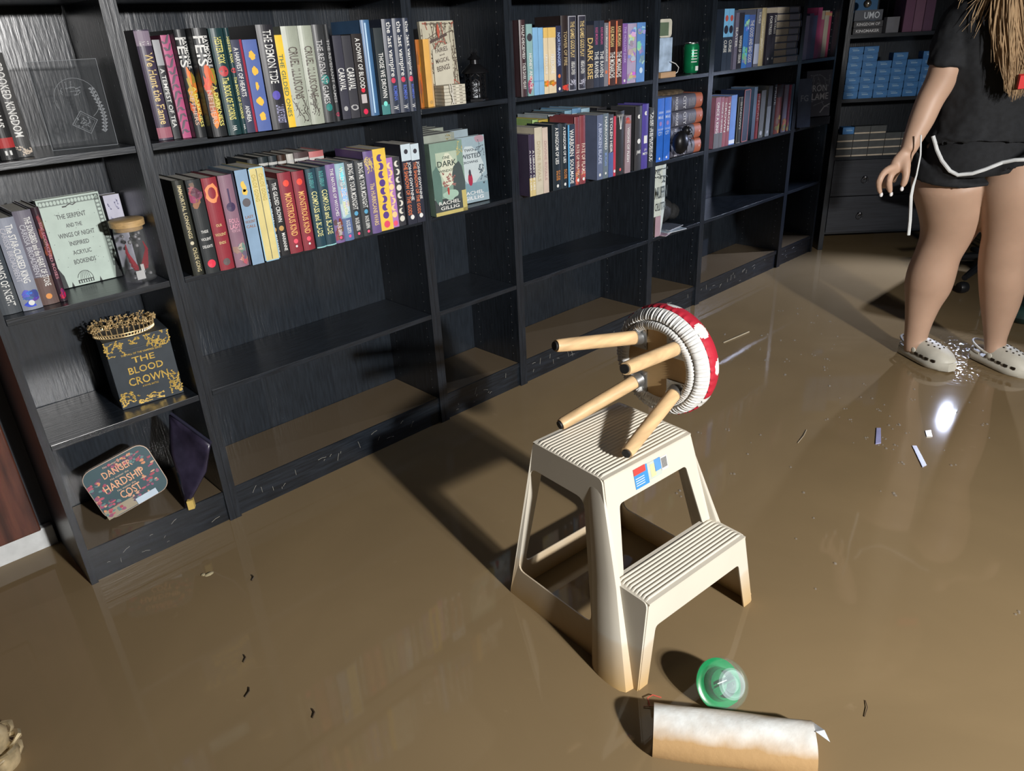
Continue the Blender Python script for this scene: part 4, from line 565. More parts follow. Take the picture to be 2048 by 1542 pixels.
# black lantern
LN=empty('lantern',(1.492,.055,1.0568),R(20),'small black cut-out candle lantern on the shelf right of the cream booklets','lantern')
BLK=mat('black_metal',(.015,.015,.017),.35,.5)
mb=MB(); mb.lathe([(.040,0),(.040,.006),(.034,.009)],6); 
for i in range(6):
    a=i*math.pi/3; p=Vector((.031*math.cos(a),.031*math.sin(a),0)); mb.tube([p+Vector((0,0,.006)),p+Vector((0,0,.085))],.003,6)
    b=a+math.pi/3; q=Vector((.031*math.cos(b),.031*math.sin(b),0))
    for s in range(4):
        z=.018+s*.018; mid=(p+q)/2; mb.tube([p+Vector((0,0,z)),mid*1.0+Vector((0,0,z+.012)),q+Vector((0,0,z))],.0016,5); mb.tube([p+Vector((0,0,z+.012)),mid+Vector((0,0,z-.002)),q+Vector((0,0,z+.012))],.0016,5)
mb.build('frame',BLK,LN,smooth=True)
MB().lathe([(.046,.083),(.044,.088),(.022,.106),(.015,.110),(.014,.122),(.024,.124),(.012,.134),(.003,.144)],12).build('roof',BLK,LN,smooth=True)
mb=MB(); [mb.tube([(.004*math.cos(a),.004*math.sin(a),.13),(.012*math.cos(a),.012*math.sin(a),.145),(.008*math.cos(a),.008*math.sin(a),.156)],[.0015,.0015,.0006],5) for a in (0,1.57,3.14,4.71)]; mb.build('finial',BLK,LN)
MB().lathe([(.013,.009),(.013,.055),(.004,.06)],14).build('candle',mat('grey_wax',(.4,.42,.45),.5),LN,smooth=True)
# iron flame + blue book in the far corner case
def iron(m,w,h):
    rect(m,0,0,w,h,(.10,.10,.12)); vines(m,w*.5,h*.55,w*.4,h*.35,16,(.26,.26,.28),21,.004); plane_text(m,'IRON',I,w*.5,h*.62,w*.62,.032,(.6,.6,.62),-.002); plane_text(m,'FLAME',I,w*.5,h*.44,w*.78,.032,(.6,.6,.62),-.002); line(m,[(w*.6,h*.08),(w*.75,h*.2),(w*.97,h*.26)],.003,(.5,.5,.52),-.002)
face_book('book',(3.735,.012,.7722),.160,.225,.035,(.1,.1,.12),'dark grey cover lettered IRON FLAME propped face-out in the far corner bookcase','book',iron,tilt=R(-4),rz=R(-25))
t=empty('book',(3.73,-.0,.7317),R(-20),'dark book lying flat beneath the IRON FLAME cover','book'); MB().box((0,0,0),(.17,.14,.0385)).build('cover',ink((.02,.02,.025)),t)
face_book('book',(3.628,-.005,.7322),.072,.235,.03,(.10,.13,.20),'slate blue book leaning face-out left of the IRON FLAME cover','book',lambda m,w,h:plane_text(m,'FG',I,w*.5,h*.6,.04,.03,(.35,.4,.5)),tilt=R(-8),rz=R(-38))
# ---------------- things in the end bookcase ----------------
FOIL=mat('gold_foil',(.62,.42,.10),.4,.35,var=.2,scale=60)
GOLD=mat('gold_metal',(.78,.58,.30),.32,.65,var=.25,scale=40)
CLEAR=mat('clear_acrylic',(.12,.13,.14),.04,alpha=.12,coat=1,var=.01)
ETCH=mat('etched_line',(.26,.28,.30),.6,alpha=.7)
def ginked(m,fn):  # run line art with gold foil instead of ink
    mm=MB(); fn(mm); mm.m=[FOIL]; mm.mi=[0]*len(mm.mi); n=len(m.v); m.use(FOIL); k=m.cur
    for v in mm.v: m.v.append(v)
    for f in mm.f: m.f.append([i+n for i in f]); m.mi.append(k)
# crown box
BXT=empty('gift_box',(.208,.066,.4118),R(-6),'black cube box with gold foil flowers lettered THE BLOOD CROWN','box')
W_,H_,D_=.155,.186,.118
MB().use(mat('matte_black_card',(.035,.045,.055),.5)).box((0,0,0),(W_,D_,H_-.03)).build('box_base',None,BXT,bevel=.0008)
MB().use(mat('matte_black_card',(.035,.045,.055),.5)).box((-.0005,-.0005,H_-.0298),(W_+.0005,D_+.0005,H_)).build('box_lid',None,BXT,bevel=.0008)
m=MB()
def art(mm):
    for cx,cz,rx,rz,n,s in ((.02,.165,.02,.018,16,1),(.125,.165,.028,.018,22,2),(.07,.176,.012,.008,8,3),(.018,.024,.016,.018,16,4),(.075,.018,.03,.012,14,5),(.14,.04,.014,.03,20,6)): vines(mm,cx,cz,rx,rz,n,(1,1,1),s,.0022,-.0012)
ginked(m,art)
for s,z,ww,hh in (('THE',.125,.055,.016),('BLOOD',.098,.085,.019),('CROWN',.068,.098,.022),('THE FALL OF THE VAMPIRES SERIES',.143,.10,.005),('A NOVEL BATTLE',.05,.04,.005)):
    ginked(m,lambda mm,s=s,z=z,ww=ww,hh=hh:plane_text(mm,s,I,W_*.52,z,ww,hh,(1,1,1),-.0016,.0))
m.build('foil_print',None,BXT)
# tiara
TI=empty('crown',(.277,.118,.5985),R(-10),'gold tiara crown with leaf and flower points resting on the black gift box','crown')
mb=MB(); rr=.073
def rp(a,z,r=rr): return Vector((r*math.cos(a),r*.72*math.sin(a),z))
for z in (.0015,.010): mb.tube([rp(2*math.pi*i/48,z) for i in range(49)],.0016,6,False)
for i in range(60): a=2*math.pi*i/60; mb.tube([rp(a,.002),rp(a+.07,.010)],.0010,4); mb.tube([rp(a+.07,.002),rp(a,.010)],.0010,4)
mb.build('band',GOLD,TI,smooth=True)
rnd=random.Random(9); mb=MB()
for i in range(34):
    a=2*math.pi*i/34; front=max(0,math.cos(a+1.5))  # taller at the front
    h=.012+.018*front+.006*rnd.random()
    p0=rp(a,.010);p1=rp(a+.05*rnd.uniform(-1,1),.010+h*.6,rr*1.02);p2=rp(a+.08*rnd.uniform(-1,1),.010+h,rr*1.05)
    mb.tube([p0,p1,p2],[.0014,.0011,.0006],5)
    for q in (p1,p2): 
        for k in range(5): mb.ball(q+Vector((rnd.uniform(-1,1),rnd.uniform(-1,1),rnd.uniform(-1,1)))*.005,rnd.uniform(.0016,.0034),6,(1,1,.7))
    mb.ball(p2,.0028,8)
mb.build('flower_points',GOLD,TI,smooth=True)
# mint info box + white book behind + jar
def mint(m,w,h):
    rect(m,0,0,w,h,(.46,.56,.50)); rect(m,.004,h-.018,w-.002,h-.004,(.16,.2,.18),-.0004); rect(m,w-.014,.03,w-.002,h-.004,(.16,.2,.18),-.0004)
    for i in range(17): blob(m,.008+i*(w-.016)/16,h-.011,.0034,.005,(.46,.56,.5),-.0005,8,.05); blob(m,w-.008,h-.012-i*.0098,.004,.0034,(.46,.56,.5),-.0005,8,.05)
    for s,z,ww,hh in (('THE SERPENT',.79,.066,.0115),('AND THE',.685,.036,.0095),('WINGS OF NIGHT',.58,.082,.0115),('INSPIRED',.48,.044,.0105),('ACRYLIC',.375,.042,.0105),('BOOKENDS',.27,.05,.0115)): plane_text(m,s,I,w*.47,h*z,ww,hh,(.07,.08,.08),-.0008)
    rect(m,w*.37,h*.885,w*.44,h*.9,(.03,.03,.03),-.0008); line(m,[(w*.44,h*.9),(w*.5,h*.915),(w*.54,h*.9),(w*.6,h*.92)],.0012,(.05,.05,.05),-.0008)
    K=(.015,.02,.02); m.use(ink(K)); m.add([(.0,-.0009,0),(.012,-.0009,0),(.010,-.0009,.03),(.0,-.0009,.055)],[(0,1,2,3)]); m.add([(.02,-.0009,0),(.026,-.0009,0),(.023,-.0009,.012)],[(0,1,2)]); m.add([(.085,-.0009,0),(.091,-.0009,0),(.088,-.0009,.012)],[(0,1,2)]); m.add([(w,-.0009,0),(w,-.0009,.06),(w-.008,-.0009,.04),(w-.016,-.0009,0)],[(0,1,2,3)])
    for k in range(7): line(m,[(.055+.018*math.cos(a*math.pi/10)*(1-k*.14)if a<10 else .055,.012+.022*math.sin(a*math.pi/10)) for a in range(0,10)],.0006,K,-.0009) if k<1 else line(m,[(.037+k*.005,.008),(.046+k*.003,.033)],.0004,K,-.0009)
    rect(m,.037,.004,.073,.013,K,-.0009)
    for k in range(6): rect(m,.040+k*.0055,.005,.043+k*.0055,.011,(.46,.56,.5),-.001)
    rn=random.Random(5)
    for k in range(30): blob(m,rn.uniform(.008,w-.02),rn.uniform(.04,h-.03),.0008,.0008,K,-.0007,5)
face_book('gift_box',(.178,.146,.7317),.140,.214,.028,(.46,.56,.5),'pale mint green box with dark lettering, leaning beside the glass jar','box',mint,tilt=R(-3))
face_book('book',(.335,.196,.7317),.040,.196,.03,(.5,.5,.6),'pale lavender book standing behind the mint green box and the glass jar','book',lambda m,w,h:vines(m,w*.5,h*.8,w*.3,.03,6,(.3,.3,.45),3))
JR=empty('glass_jar',(.338,.066,.7317),0,'clear glass jar with bamboo lid holding red wings and silver charms','jar')
mb=MB(); rs=[(.030,0),(.036,.004),(.0375,.02),(.036,.12),(.0355,.138),(.0335,.138),(.034,.12),(.0355,.02),(.034,.007),(.028,.005)]
mb.lathe(rs,28).build('glass',mat('clear_glass',(.2,.21,.21),.02,alpha=.13,coat=1,var=.005),JR,smooth=True)
MB().lathe([(.033,.128),(.033,.1385),(.0400,.1387),(.0405,.153),(.036,.155),(.001,.155)],28).build('lid',mat('bamboo',(.50,.33,.15),.45,var=.2,scale=20,stretch=(1,8,8)),JR,smooth=True)
mb=MB(); RED=mat('red_feather',(.40,.01,.03),.5)
for s in (-1,1):
    for k in range(9): a=k/8; mb.use(RED).tube([(s*.006,-.012,.03+.008*a),(s*(.014+.010*a),-.02,.034+.045*a),(s*(.020+.003*math.sin(3*a)),-.016,.048+.05*a-.01*(k%2))],[.003,.0035,.001],5)
mb.build('red_wings',None,JR,smooth=True)
mb=MB(); rn=random.Random(2); SV=mat('silver_charm',(.55,.56,.6),.3,.8)
for k in range(26): p=Vector((rn.uniform(-.022,.022),rn.uniform(-.022,.022),rn.uniform(.009,.02) if k<14 else rn.uniform(.08,.12))); mb.use(SV if k%3 else mat('dark_charm',(.05,.05,.06),.4,.5)).ball(p,rn.uniform(.003,.006),6,(1,.6,1))
mb.use(ink((.7,.7,.7))).box((-.016,-.024,.008),(.004,-.0235,.03)).box((-.002,-.0245,.028),(.006,-.024,.045)); mb.build('charms',None,JR)
# acrylic case
AC=empty('display_case',(.236,.112,1.0568),R(-15),'empty clear acrylic display case etched with a diamond and leafy wreath','display case')
w,h,d,th=.138,.188,.042,.0028; mb=MB()
for a,b in (((0,0,0),(w,th,h)),((0,d-th,0),(w,d,h)),((0,th,0),(th,d-th,h)),((w-th,th,0),(w,d-th,h)),((th,th,0),(w-th,d-th,th)),((th,th,h-th),(w-th,d-th,h))): mb.box(a,b)
mb.build('acrylic_box',CLEAR,AC)
m=MB()
def fr(mm):
    line(mm,[(.055,.052),(.088,.030),(.108,.058),(.078,.080),(.055,.052)],.0008,(1,1,1)); line(mm,[(.060,.052),(.087,.035),(.103,.057),(.078,.075),(.060,.052)],.0004,(1,1,1))
    line(mm,[(.078+.045*math.cos(a/6),.105+.045*math.sin(a/6)) for a in range(-6,22)],.0005,(1,1,1))
    for k in range(13):
        z=.03+k*.0075; x=.118+.006*math.sin(k*.35); mm.use(ETCH); 
        for s in (-1,1): mm.add([(x,-.0008,z),(x+s*.007,-.0008,z+.006),(x+s*.001,-.0008,z+.009)],[(0,1,2) if s>0 else (0,2,1)])
    vines(mm,.08,.055,.012,.010,14,(1,1,1),31,.0012); vines(mm,.07,.13,.02,.015,10,(1,1,1),32,.0012)
    for e in (.0,h-.001): rect(mm,0,e,w,e+.001,(1,1,1))
    for e in (.0,w-.001): rect(mm,e,0,e+.001,h,(1,1,1))
mm=MB(); fr(mm); mm.m=[ETCH]; mm.mi=[0]*len(mm.mi); mm.build('etching',None,AC)
# tin sign leaning on the mud
def rrect(w,h,r,n=5):
    p=[]
    for cx,cy,a0 in ((w-r,r,-90),(w-r,h-r,0),(r,h-r,90),(r,r,180)):
        for k in range(n+1): a=R(a0+90*k/n); p.append((cx+r*math.cos(a),cy+r*math.sin(a)))
    return p
TS=empty('tin_box',(.098,.088,.105),0,'rounded floral tin lettered DANGER HARDSHIP COST, tilted in the mud of the bottom shelf','tin',rot=(R(-14),R(-13),R(-6)))
X90=Matrix.Rotation(R(90),4,'X')
MB().use(mat('tin_side',(.5,.38,.3),.35,.6)).prism(rrect(.180,.150,.03),-.016,0,X90).build('tin_body',None,TS,bevel=.0008)
m=MB(); m.use(ink((.025,.07,.085))); rp_=rrect(.176,.146,.028); m.add([(a+.002,-.0004,b+.002) for a,b in rp_]+[(.09,-.0004,.075)],[(i,(i+1)%len(rp_),len(rp_)) for i in range(len(rp_))])
rn=random.Random(12)
for k in range(170):
    s=rn.choice(((.02,.1),(.13,.13),(.15,.1),(.03,.03),(.10,.02),(.15,.05),(.09,.135),(.02,.06))); cx=min(.170,max(.008,s[0]+rn.uniform(-.026,.026))); cz=min(.138,max(.012,s[1]+rn.uniform(-.018,.018)))
    blob(m,cx,cz,rn.uniform(.003,.007),rn.uniform(.002,.005),rn.choice(((.62,.25,.12),(.45,.08,.12),(.28,.07,.14),(.10,.2,.2),(.6,.33,.22),(.35,.05,.08),(.08,.05,.10))),-.0006-.00001*k,8,.3,rn)
for s,z,ww,hh in (('DANGER',.118,.078,.020),('HARDSHIP',.082,.108,.022),('COST',.048,.056,.022)): plane_text(m,s,I,.088,z,ww,hh,(.75,.38,.22),-.0022)
for z in (.138,.100,.064): plane_text(m,'No matter the',I,.085,z,.05,.0055,(.55,.4,.3),-.0022)
rect(m,.085,.002,.142,.020,(.5,.6,.7),-.0026); rect(m,.004,.004,.084,.03,(.32,.27,.19),-.0012)
m.build('floral_print',None,TS)
# limp dark pouch
P_=[(.330,.11,.335),(.376,-.016,.268),(.348,-.012,.19),(.276,.0,.100),(.292,.05,.17),(.300,.09,.24)]
mb=MB(); c=Vector((.33,.035,.215)); mb.add(P_+[c],[(i,(i+1)%6,6) for i in range(6)])
pch=mb.build('cloth_pouch',mat('dark_iridescent_fabric',(.022,.018,.034),.3,var=.8,scale=14,coat=.3),smooth=True); sm=pch.modifiers.new('s','SUBSURF'); sm.levels=2; sm.render_levels=2; sm.subdivision_type='SIMPLE'; so=pch.modifiers.new('t','SOLIDIFY'); so.thickness=.006
tag(pch,'limp dark purple pouch slumped at the right of the floral tin','pouch')
MB().tube([(.332,.108,.338),(.355,.045,.305),(.377,-.018,.272)],.0045,8).build('rolled_edge',mat('glossy_black_trim',(.03,.03,.05),.15),pch,smooth=True)
MB().prism([(.284,.0015),(.300,-.001),(.292,-.014),(.276,-.010)],.097,.125).build('yellow_tip',mat('yellow_cloth',(.5,.36,.1),.6),pch)
# ---------------- things in the narrow far bookcase ----------------
CN=empty('drink_can',(2.715,.05,1.0568),0,'green aluminium drink can standing on the shelf','can')
GM=mat('green_can_paint',(.01,.26,.10),.22,.5); AL=mat('aluminium',(.6,.62,.62),.3,1)
mb=MB().use(AL).lathe([(.024,0),(.027,.003)],24,cap=True); mb.use(GM).lathe([(.027,.003),(.033,.012),(.033,.105),(.028,.116)],24,cap=False); mb.use(AL).lathe([(.028,.116),(.0285,.121),(.0265,.121),(.026,.1175),(.001,.1175)],24,cap=False)
mb.build('can_body',None,CN,smooth=True); mb=MB().use(ink((.6,.62,.6)))
for k in range(5): z=.045+k*.011; mb.add([(.0334*math.cos(a),.0334*math.sin(a),z+dz) for dz in (0,.004) for a in (-2.5,-2.3,-2.1,-1.9,-1.7)],[(i,i+1,i+6,i+5) for i in range(4)])
mb.use(ink((.75,.78,.75))).add([(.0336*math.cos(a),.0336*math.sin(a),z) for z in (.012,.03) for a in (-1.9,-1.7,-1.5,-1.3)],[(i,i+1,i+5,i+4) for i in range(3)]); mb.build('label_print',None,CN)
WB=empty('wooden_stand',(2.430,-.004,1.0568),R(-3),'small pale wooden block stand at the left end of the can shelf','stand'); MB().box((0,0,0),(.095,.05,.022)).build('block',mat('pale_wood',(.5,.32,.18),.5,scale=12,stretch=(1,8,8)),WB,bevel=.003)
MB().tube([(.06,.002,.06),(.085,-.004,.05),(.108,-.002,.035),(.112,.006,.018),(.095,.012,.008)],.0016,6).build('cable',ink((.75,.75,.72)),WB,smooth=True)
BB=empty('acrylic_block',(2.430,.006,1.0798),0,'pale blue translucent block standing on the wooden stand','block'); MB().box((0,0,0),(.084,.04,.125)).build('block',mat('pale_blue_plastic',(.40,.52,.68),.2,var=.3,scale=25),BB,bevel=.002)
CK=empty('photo_frame',(2.424,.008,1.2057),0,'small cream framed green panel on top of the pale blue block','frame'); MB().prism(rrect(.084,.066,.014),-.016,0,X90).build('frame',mat('cream_plastic',(.62,.6,.5),.4),CK); MB().box((.004,-.0006,.006),(.062,-.0001,.054)).build('green_panel',ink((.12,.17,.11)),CK)
for k,x in enumerate((2.4205,2.470)): make_book(x,.0,.7317,.046,.25,.16,(.03,.15,.62),'p',[('SARAH',(.55,.65,.85),.76,.80,.5,-.7),('MAAS',(.55,.65,.85),.68,.73,.5,-.7),('CRESCENT',(.45,.6,.9),.50,.53,.5,-.8),('CITY',(.55,.7,.95),.42,.48,.5,-.6)],[('dot',(.3,.2,.5),.57,.64),('dot',(.8,.8,.85),.03,.07)],('left','right')[k]+' one of two royal blue paperbacks lettered CITY')
for k in range(4):
    t=empty('book',(2.522+.006*((k+1)%2),.012,.7317+.0628*k),0,('bottom','second from bottom','third from bottom','topmost')[k]+' of the four thick grey books with orange rounded spine ends lying flat','book','stack of thick grey books')
    G1=ink((.11,.11,.14)); O1=ink((.42,.12,.06)); mb=MB()
    def sec(x,b=0): return [Vector((x,-.012*math.sin(math.pi*j/8)+b,.031-.030*math.cos(math.pi*j/8))) for j in range(9)]+[Vector((x,.16,.061)),Vector((x,.16,.001))]
    mb.use(G1).rings([sec(0),sec(.06),sec(.175)]); mb.use(O1).rings([sec(.1755),sec(.225)]); mb.build('cover',None,t,smooth=True,ang=50)
    m=MB(); m.use(ink((.6,.6,.62)))
    def put(s,x,wd,c=(.6,.6,.62)): 
        m.use(ink(c)); put_text(m,s,lambda a,b:Vector((x+b*wd,-.0135+.0,.006+(1-a)*.050 if False else .056-.050*a)))
    put('HOUSE',.02,.018);put('CITY',.075,.022)
    for q in range(5): m.box((.12+.010*q,-.0132,.014),(.1208+.010*q,-.0124,.046))
    m.use(ink((.7,.45,.4))).box((.205,-.0134,.026),(.211,-.0128,.034)); m.build('title',None,t)
BRN=mat('wicker_brown',(.12,.085,.05),.8,var=.5,scale=60,bump=.5)
t=empty('round_mat',(2.60,.10,.9832),0,'brown woven oval mat lying on top of the thick grey books','mat'); MB().lathe([(.001,0),(.10,.0),(.105,.006),(.09,.013),(.001,.016)],24,Matrix.Diagonal((1.1,.62,1,1))).build('weave',BRN,t,smooth=True)
SP=empty('spider_ornament',(2.552,-.036,.800),0,'glossy black spider-like ornament in front of the royal blue books','ornament')
mb=MB().ball((-.012,0,0),.042,14,(1,.7,1.15)).ball((.02,-.004,.045),.02,10); mb.build('body',BLK,SP,smooth=True); rn=random.Random(4)
for k in range(8):
    a=k*.8; MB().tube([(0,0,.02),(.03*math.cos(a)+.02,-.012,.03+.035*math.sin(a)),(.058*math.cos(a)+.02,-.008,.02+.05*math.sin(a)-.02)],[.003,.0025,.001],5).build('leg',BLK,SP,smooth=True)
BG=empty('paper_bag',(2.421,.02,.4115),0,'white printed paper bag lettered MUFFIN on the lower shelf','bag')
mb=MB(); prof=[(0,0),(.05,-.02),(.085,-.012),(.098,.02),(.095,.05),(0,.05)]
rs=[[Vector((a*(.72 if z<.03 else .86 if z<.1 else 1),b,z)) for a,b in prof] for z in (0,.05,.12,.2,.27,.303)]; mb.rings(rs); mb.build('bag_body',mat('white_paper',(.55,.6,.55),.7,bump=.2),BG)
m=MB(); plane_text(m,'MUFFIN',I,.047,.19,.075,.05,(.10,.12,.12),-.022); plane_text(m,'OUTTA',I,.047,.13,.07,.035,(.10,.12,.12),-.022); vines(m,.045,.26,.035,.028,14,(.1,.12,.12),41,.003,-.0225); rect(m,.006,.002,.045,.09,(.38,.25,.28),-.0222); m.build('print',None,BG)
mb=MB(); rn=random.Random(6)
hp=tag(mb.ball((0,0,0),.06,14,(1.35,.9,.9)).ball((.07,-.01,-.015),.045,12,(1.2,.9,.8)).ball((-.04,.02,.03),.04,10).build('cloth_heap',mat('black_cloth',(.02,.021,.022),.8,var=.4,scale=40,bump=.8),smooth=True),'crumpled black cloth heaped beside the white paper bag','cloth'); hp.location=(2.625,.12,.478)
dm_=hp.modifiers.new('d','DISPLACE'); tx=bpy.data.textures.new('folds','CLOUDS'); tx.noise_scale=.03; dm_.texture=tx; dm_.strength=.02
for k,(x,y,rz,c,n) in enumerate(((2.47,-.03,.25,(.34,.22,.28),'mauve'),(2.50,-.018,-.15,(.32,.38,.42),'pale blue'),(2.53,-.008,.1,(.09,.1,.12),'black'))):
    t=empty('booklet',(x,y,.4118+.0046*k),rz,n+' flat booklet sticking out over the edge below the paper bag','booklet'); MB().box((0,0,0),(.12,.09,.004)).build('cover',mat('booklet_cover',c,.35),t); MB().box((-.0006,-.0006,.001),(.1206,.02,.0026)).build('pages',ink((.6,.6,.62)),t)
# ---------------- two-step stool ----------------
SS=empty('step_stool',(.918,-.98,0),R(-4.5),'cream plastic two-step stool standing in the flood water, mud-stained at the feet','step stool')
def creamm():
    m=mat('cream_step_plastic',(.60,.56,.47),.42,var=.04,scale=6); nt=m.node_tree;L=nt.links;b=nt.nodes['Principled BSDF']; src=b.inputs['Base Color'].links[0].from_socket
    tc=nt.nodes.new('ShaderNodeTexCoord'); sx=nt.nodes.new('ShaderNodeSeparateXYZ'); L.new(tc.outputs['Object'],sx.inputs[0]); nz=nt.nodes.new('ShaderNodeTexNoise'); nz.inputs['Scale'].default_value=14; L.new(tc.outputs['Object'],nz.inputs['Vector'])
    ma=nt.nodes.new('ShaderNodeMath'); ma.operation='MULTIPLY_ADD'; L.new(nz.outputs['Fac'],ma.inputs[0]); ma.inputs[1].default_value=.045; L.new(sx.outputs['Z'],ma.inputs[2])
    cr=nt.nodes.new('ShaderNodeValToRGB'); e=cr.color_ramp.elements; e[0].position=.02; e[0].color=(1,1,1,1); e[1].position=.125; e[1].color=(0,0,0,1); q=e.new(.115); q.color=(.32,.32,.32,1); L.new(ma.outputs[0],cr.inputs[0])
    mx=nt.nodes.new('ShaderNodeMixRGB'); L.new(cr.outputs[0],mx.inputs[0]); L.new(src,mx.inputs[1]); mx.inputs[2].default_value=(.50,.33,.14,1); L.new(mx.outputs[0],b.inputs['Base Color']); return m
CREAM=creamm()
def rpoly(pts,r,n=4):
    out=[];N=len(pts)
    for i in range(N):
        p,a,b=Vector(pts[i]),Vector(pts[i-1]),Vector(pts[(i+1)%N]); u=(a-p);v=(b-p); k=min(r,u.length*.45,v.length*.45); u=u.normalized()*k; v=v.normalized()*k
        for j in range(n+1): t=j/n; out.append(tuple(p+u*(1-t)**2+v*t**2))
    return out
def panel(name,outer,holes,fn,th=.004,ro=.012,rh=.022,m=CREAM,parent=SS):
    bm=bmesh.new(); es=[]
    for lp,r in [(outer,ro)]+[(h,rh) for h in holes]:
        q=rpoly([Vector(p) for p in lp],r); vs=[bm.verts.new((a,b,0)) for a,b in q]
        for i in range(len(vs)): es.append(bm.edges.new((vs[i],vs[(i+1)%len(vs)])))
    bmesh.ops.triangle_fill(bm,use_beauty=True,use_dissolve=False,edges=es); bmesh.ops.recalc_face_normals(bm,faces=bm.faces)
    for v in bm.verts: v.co=fn(v.co.x,v.co.y)
    me=bpy.data.meshes.new(name); bm.to_mesh(me); bm.free(); me.materials.append(m)
    o=bpy.data.objects.new(name,me); COL.objects.link(o); o.parent=parent; s=o.modifiers.new('s','SOLIDIFY'); s.thickness=th; s.offset=0; bv=o.modifiers.new('b','BEVEL'); bv.width=.0012; bv.segments=2; bv.limit_method='ANGLE'
    return o
hw=lambda z:.140+(.42-z)*(.023/.215) if z>.205 else .163+(.205-z)*(.037/.205)
for s in (-1,1):
    panel('side_wall',[(.142,-.008),(.102,.418),(-.112,.418),(-.168,.203),(-.262,.203),(-.276,-.008)],[[(.106,.352),(.122,.074),(-.128,.074),(-.066,.352)]],lambda y,z,s=s:Vector((s*hw(z),y,z)))
    # broad rounded leg moulding
    rs=[]
    for i in range(9):
        t=i/8; z=.405*(1-t)-.006*t; yc=-.090-.124*t; hy=.022+.032*t; ox=.003+.032*t
        rs.append([Vector((s*(hw(z)-.002+(ox*math.sin(math.pi*j/8)**.4 if 0<j<8 else 0)),yc+hy*math.cos(math.pi*j/8),z)) for j in range(9)]+[Vector((s*(hw(z)-.004),yc-hy*.9,z)),Vector((s*(hw(z)-.004),yc+hy*.9,z))])
    MB().rings(rs).build('leg_moulding',CREAM,SS,smooth=True)
fy=lambda z:-.112-(.42-z)*(.056/.215)
panel('upper_front',[(-.138,.418),(.138,.418),(.1615,.20),(.134,.20),(.108,.352),(-.108,.352),(-.134,.20),(-.1615,.20)],[],lambda x,z:Vector((x,fy(z),z)),ro=.010)
panel('lower_front',[(-.161,.203),(.161,.203),(.199,-.008),(.172,-.008),(.142,.135),(-.142,.135),(-.172,-.008),(-.199,-.008)],[],lambda x,z:Vector((x,-.262-(.205-z)*.06,z)),ro=.010)
panel('rear_frame',[(-.138,.418),(.138,.418),(.198,-.008),(-.198,-.008)],[[(-.108,.352),(.108,.352),(.158,.074),(-.158,.074)]],lambda x,z:Vector((x,.102+(.42-z)*.09,z)),ro=.010)
def tread(name,y0,y1,z,w0,w1,n):
    mb=MB(); N=n*4; vs=[]
    for i in range(N+1):
        y=y0+(y1-y0)*i/N; wv=w0+(w1-w0)*i/N; zz=z+(.0030 if (i%4) in (1,2) and 3<i<N-3 else 0)
        vs+=[(-wv,y,zz),(-wv+.012,y,zz if 3<i<N-3 else z),(wv-.012,y,zz),(wv,y,z)]
        vs[-4]=(-wv,y,z-.001); vs[-1]=(wv,y,z-.001)
    fs=[(4*i+k,4*i+k+1,4*i+k+5,4*i+k+4) for i in range(N) for k in range(3)]
    mb.add(vs,fs); mb.box((-w0+.001,y0,z-.006),(w0-.001,y1,z-.0012)); return mb.build(name,CREAM,SS)
tread('top_step',-.116,.104,.4185,.141,.141,22); tread('lower_step',-.266,-.160,.204,.163,.158,11)
m=MB(); ST=lambda x,z:(x,fy(z)-.0030,z)
def sq(x0,z0,x1,z1,c,dy=0): m.use(ink(c)).add([Vector(ST(x0,z0))-Vector((0,dy,0)),Vector(ST(x1,z0))-Vector((0,dy,0)),Vector(ST(x1,z1))-Vector((0,dy,0)),Vector(ST(x0,z1))-Vector((0,dy,0))],[(0,1,2,3)])
sq(-.055,.362,-.012,.405,(.05,.25,.55)); sq(-.055,.392,-.018,.406,(.6,.06,.05),.0004); sq(-.012,.366,.03,.404,(.45,.5,.45)); sq(-.004,.370,.012,.398,(.6,.55,.3),.0003); sq(.010,.378,.03,.404,(.1,.28,.6),.0003); sq(.031,.372,.052,.402,(.62,.62,.6))
for k in range(7): sq(.033+k*.0025,.377,.0345+k*.0025,.399,(.05,.05,.05),.0003)
for k in range(4): sq(-.052,.368+k*.005,-.025,.3695+k*.005,(.7,.75,.8),.0003)
m.build('sticker',None,SS)
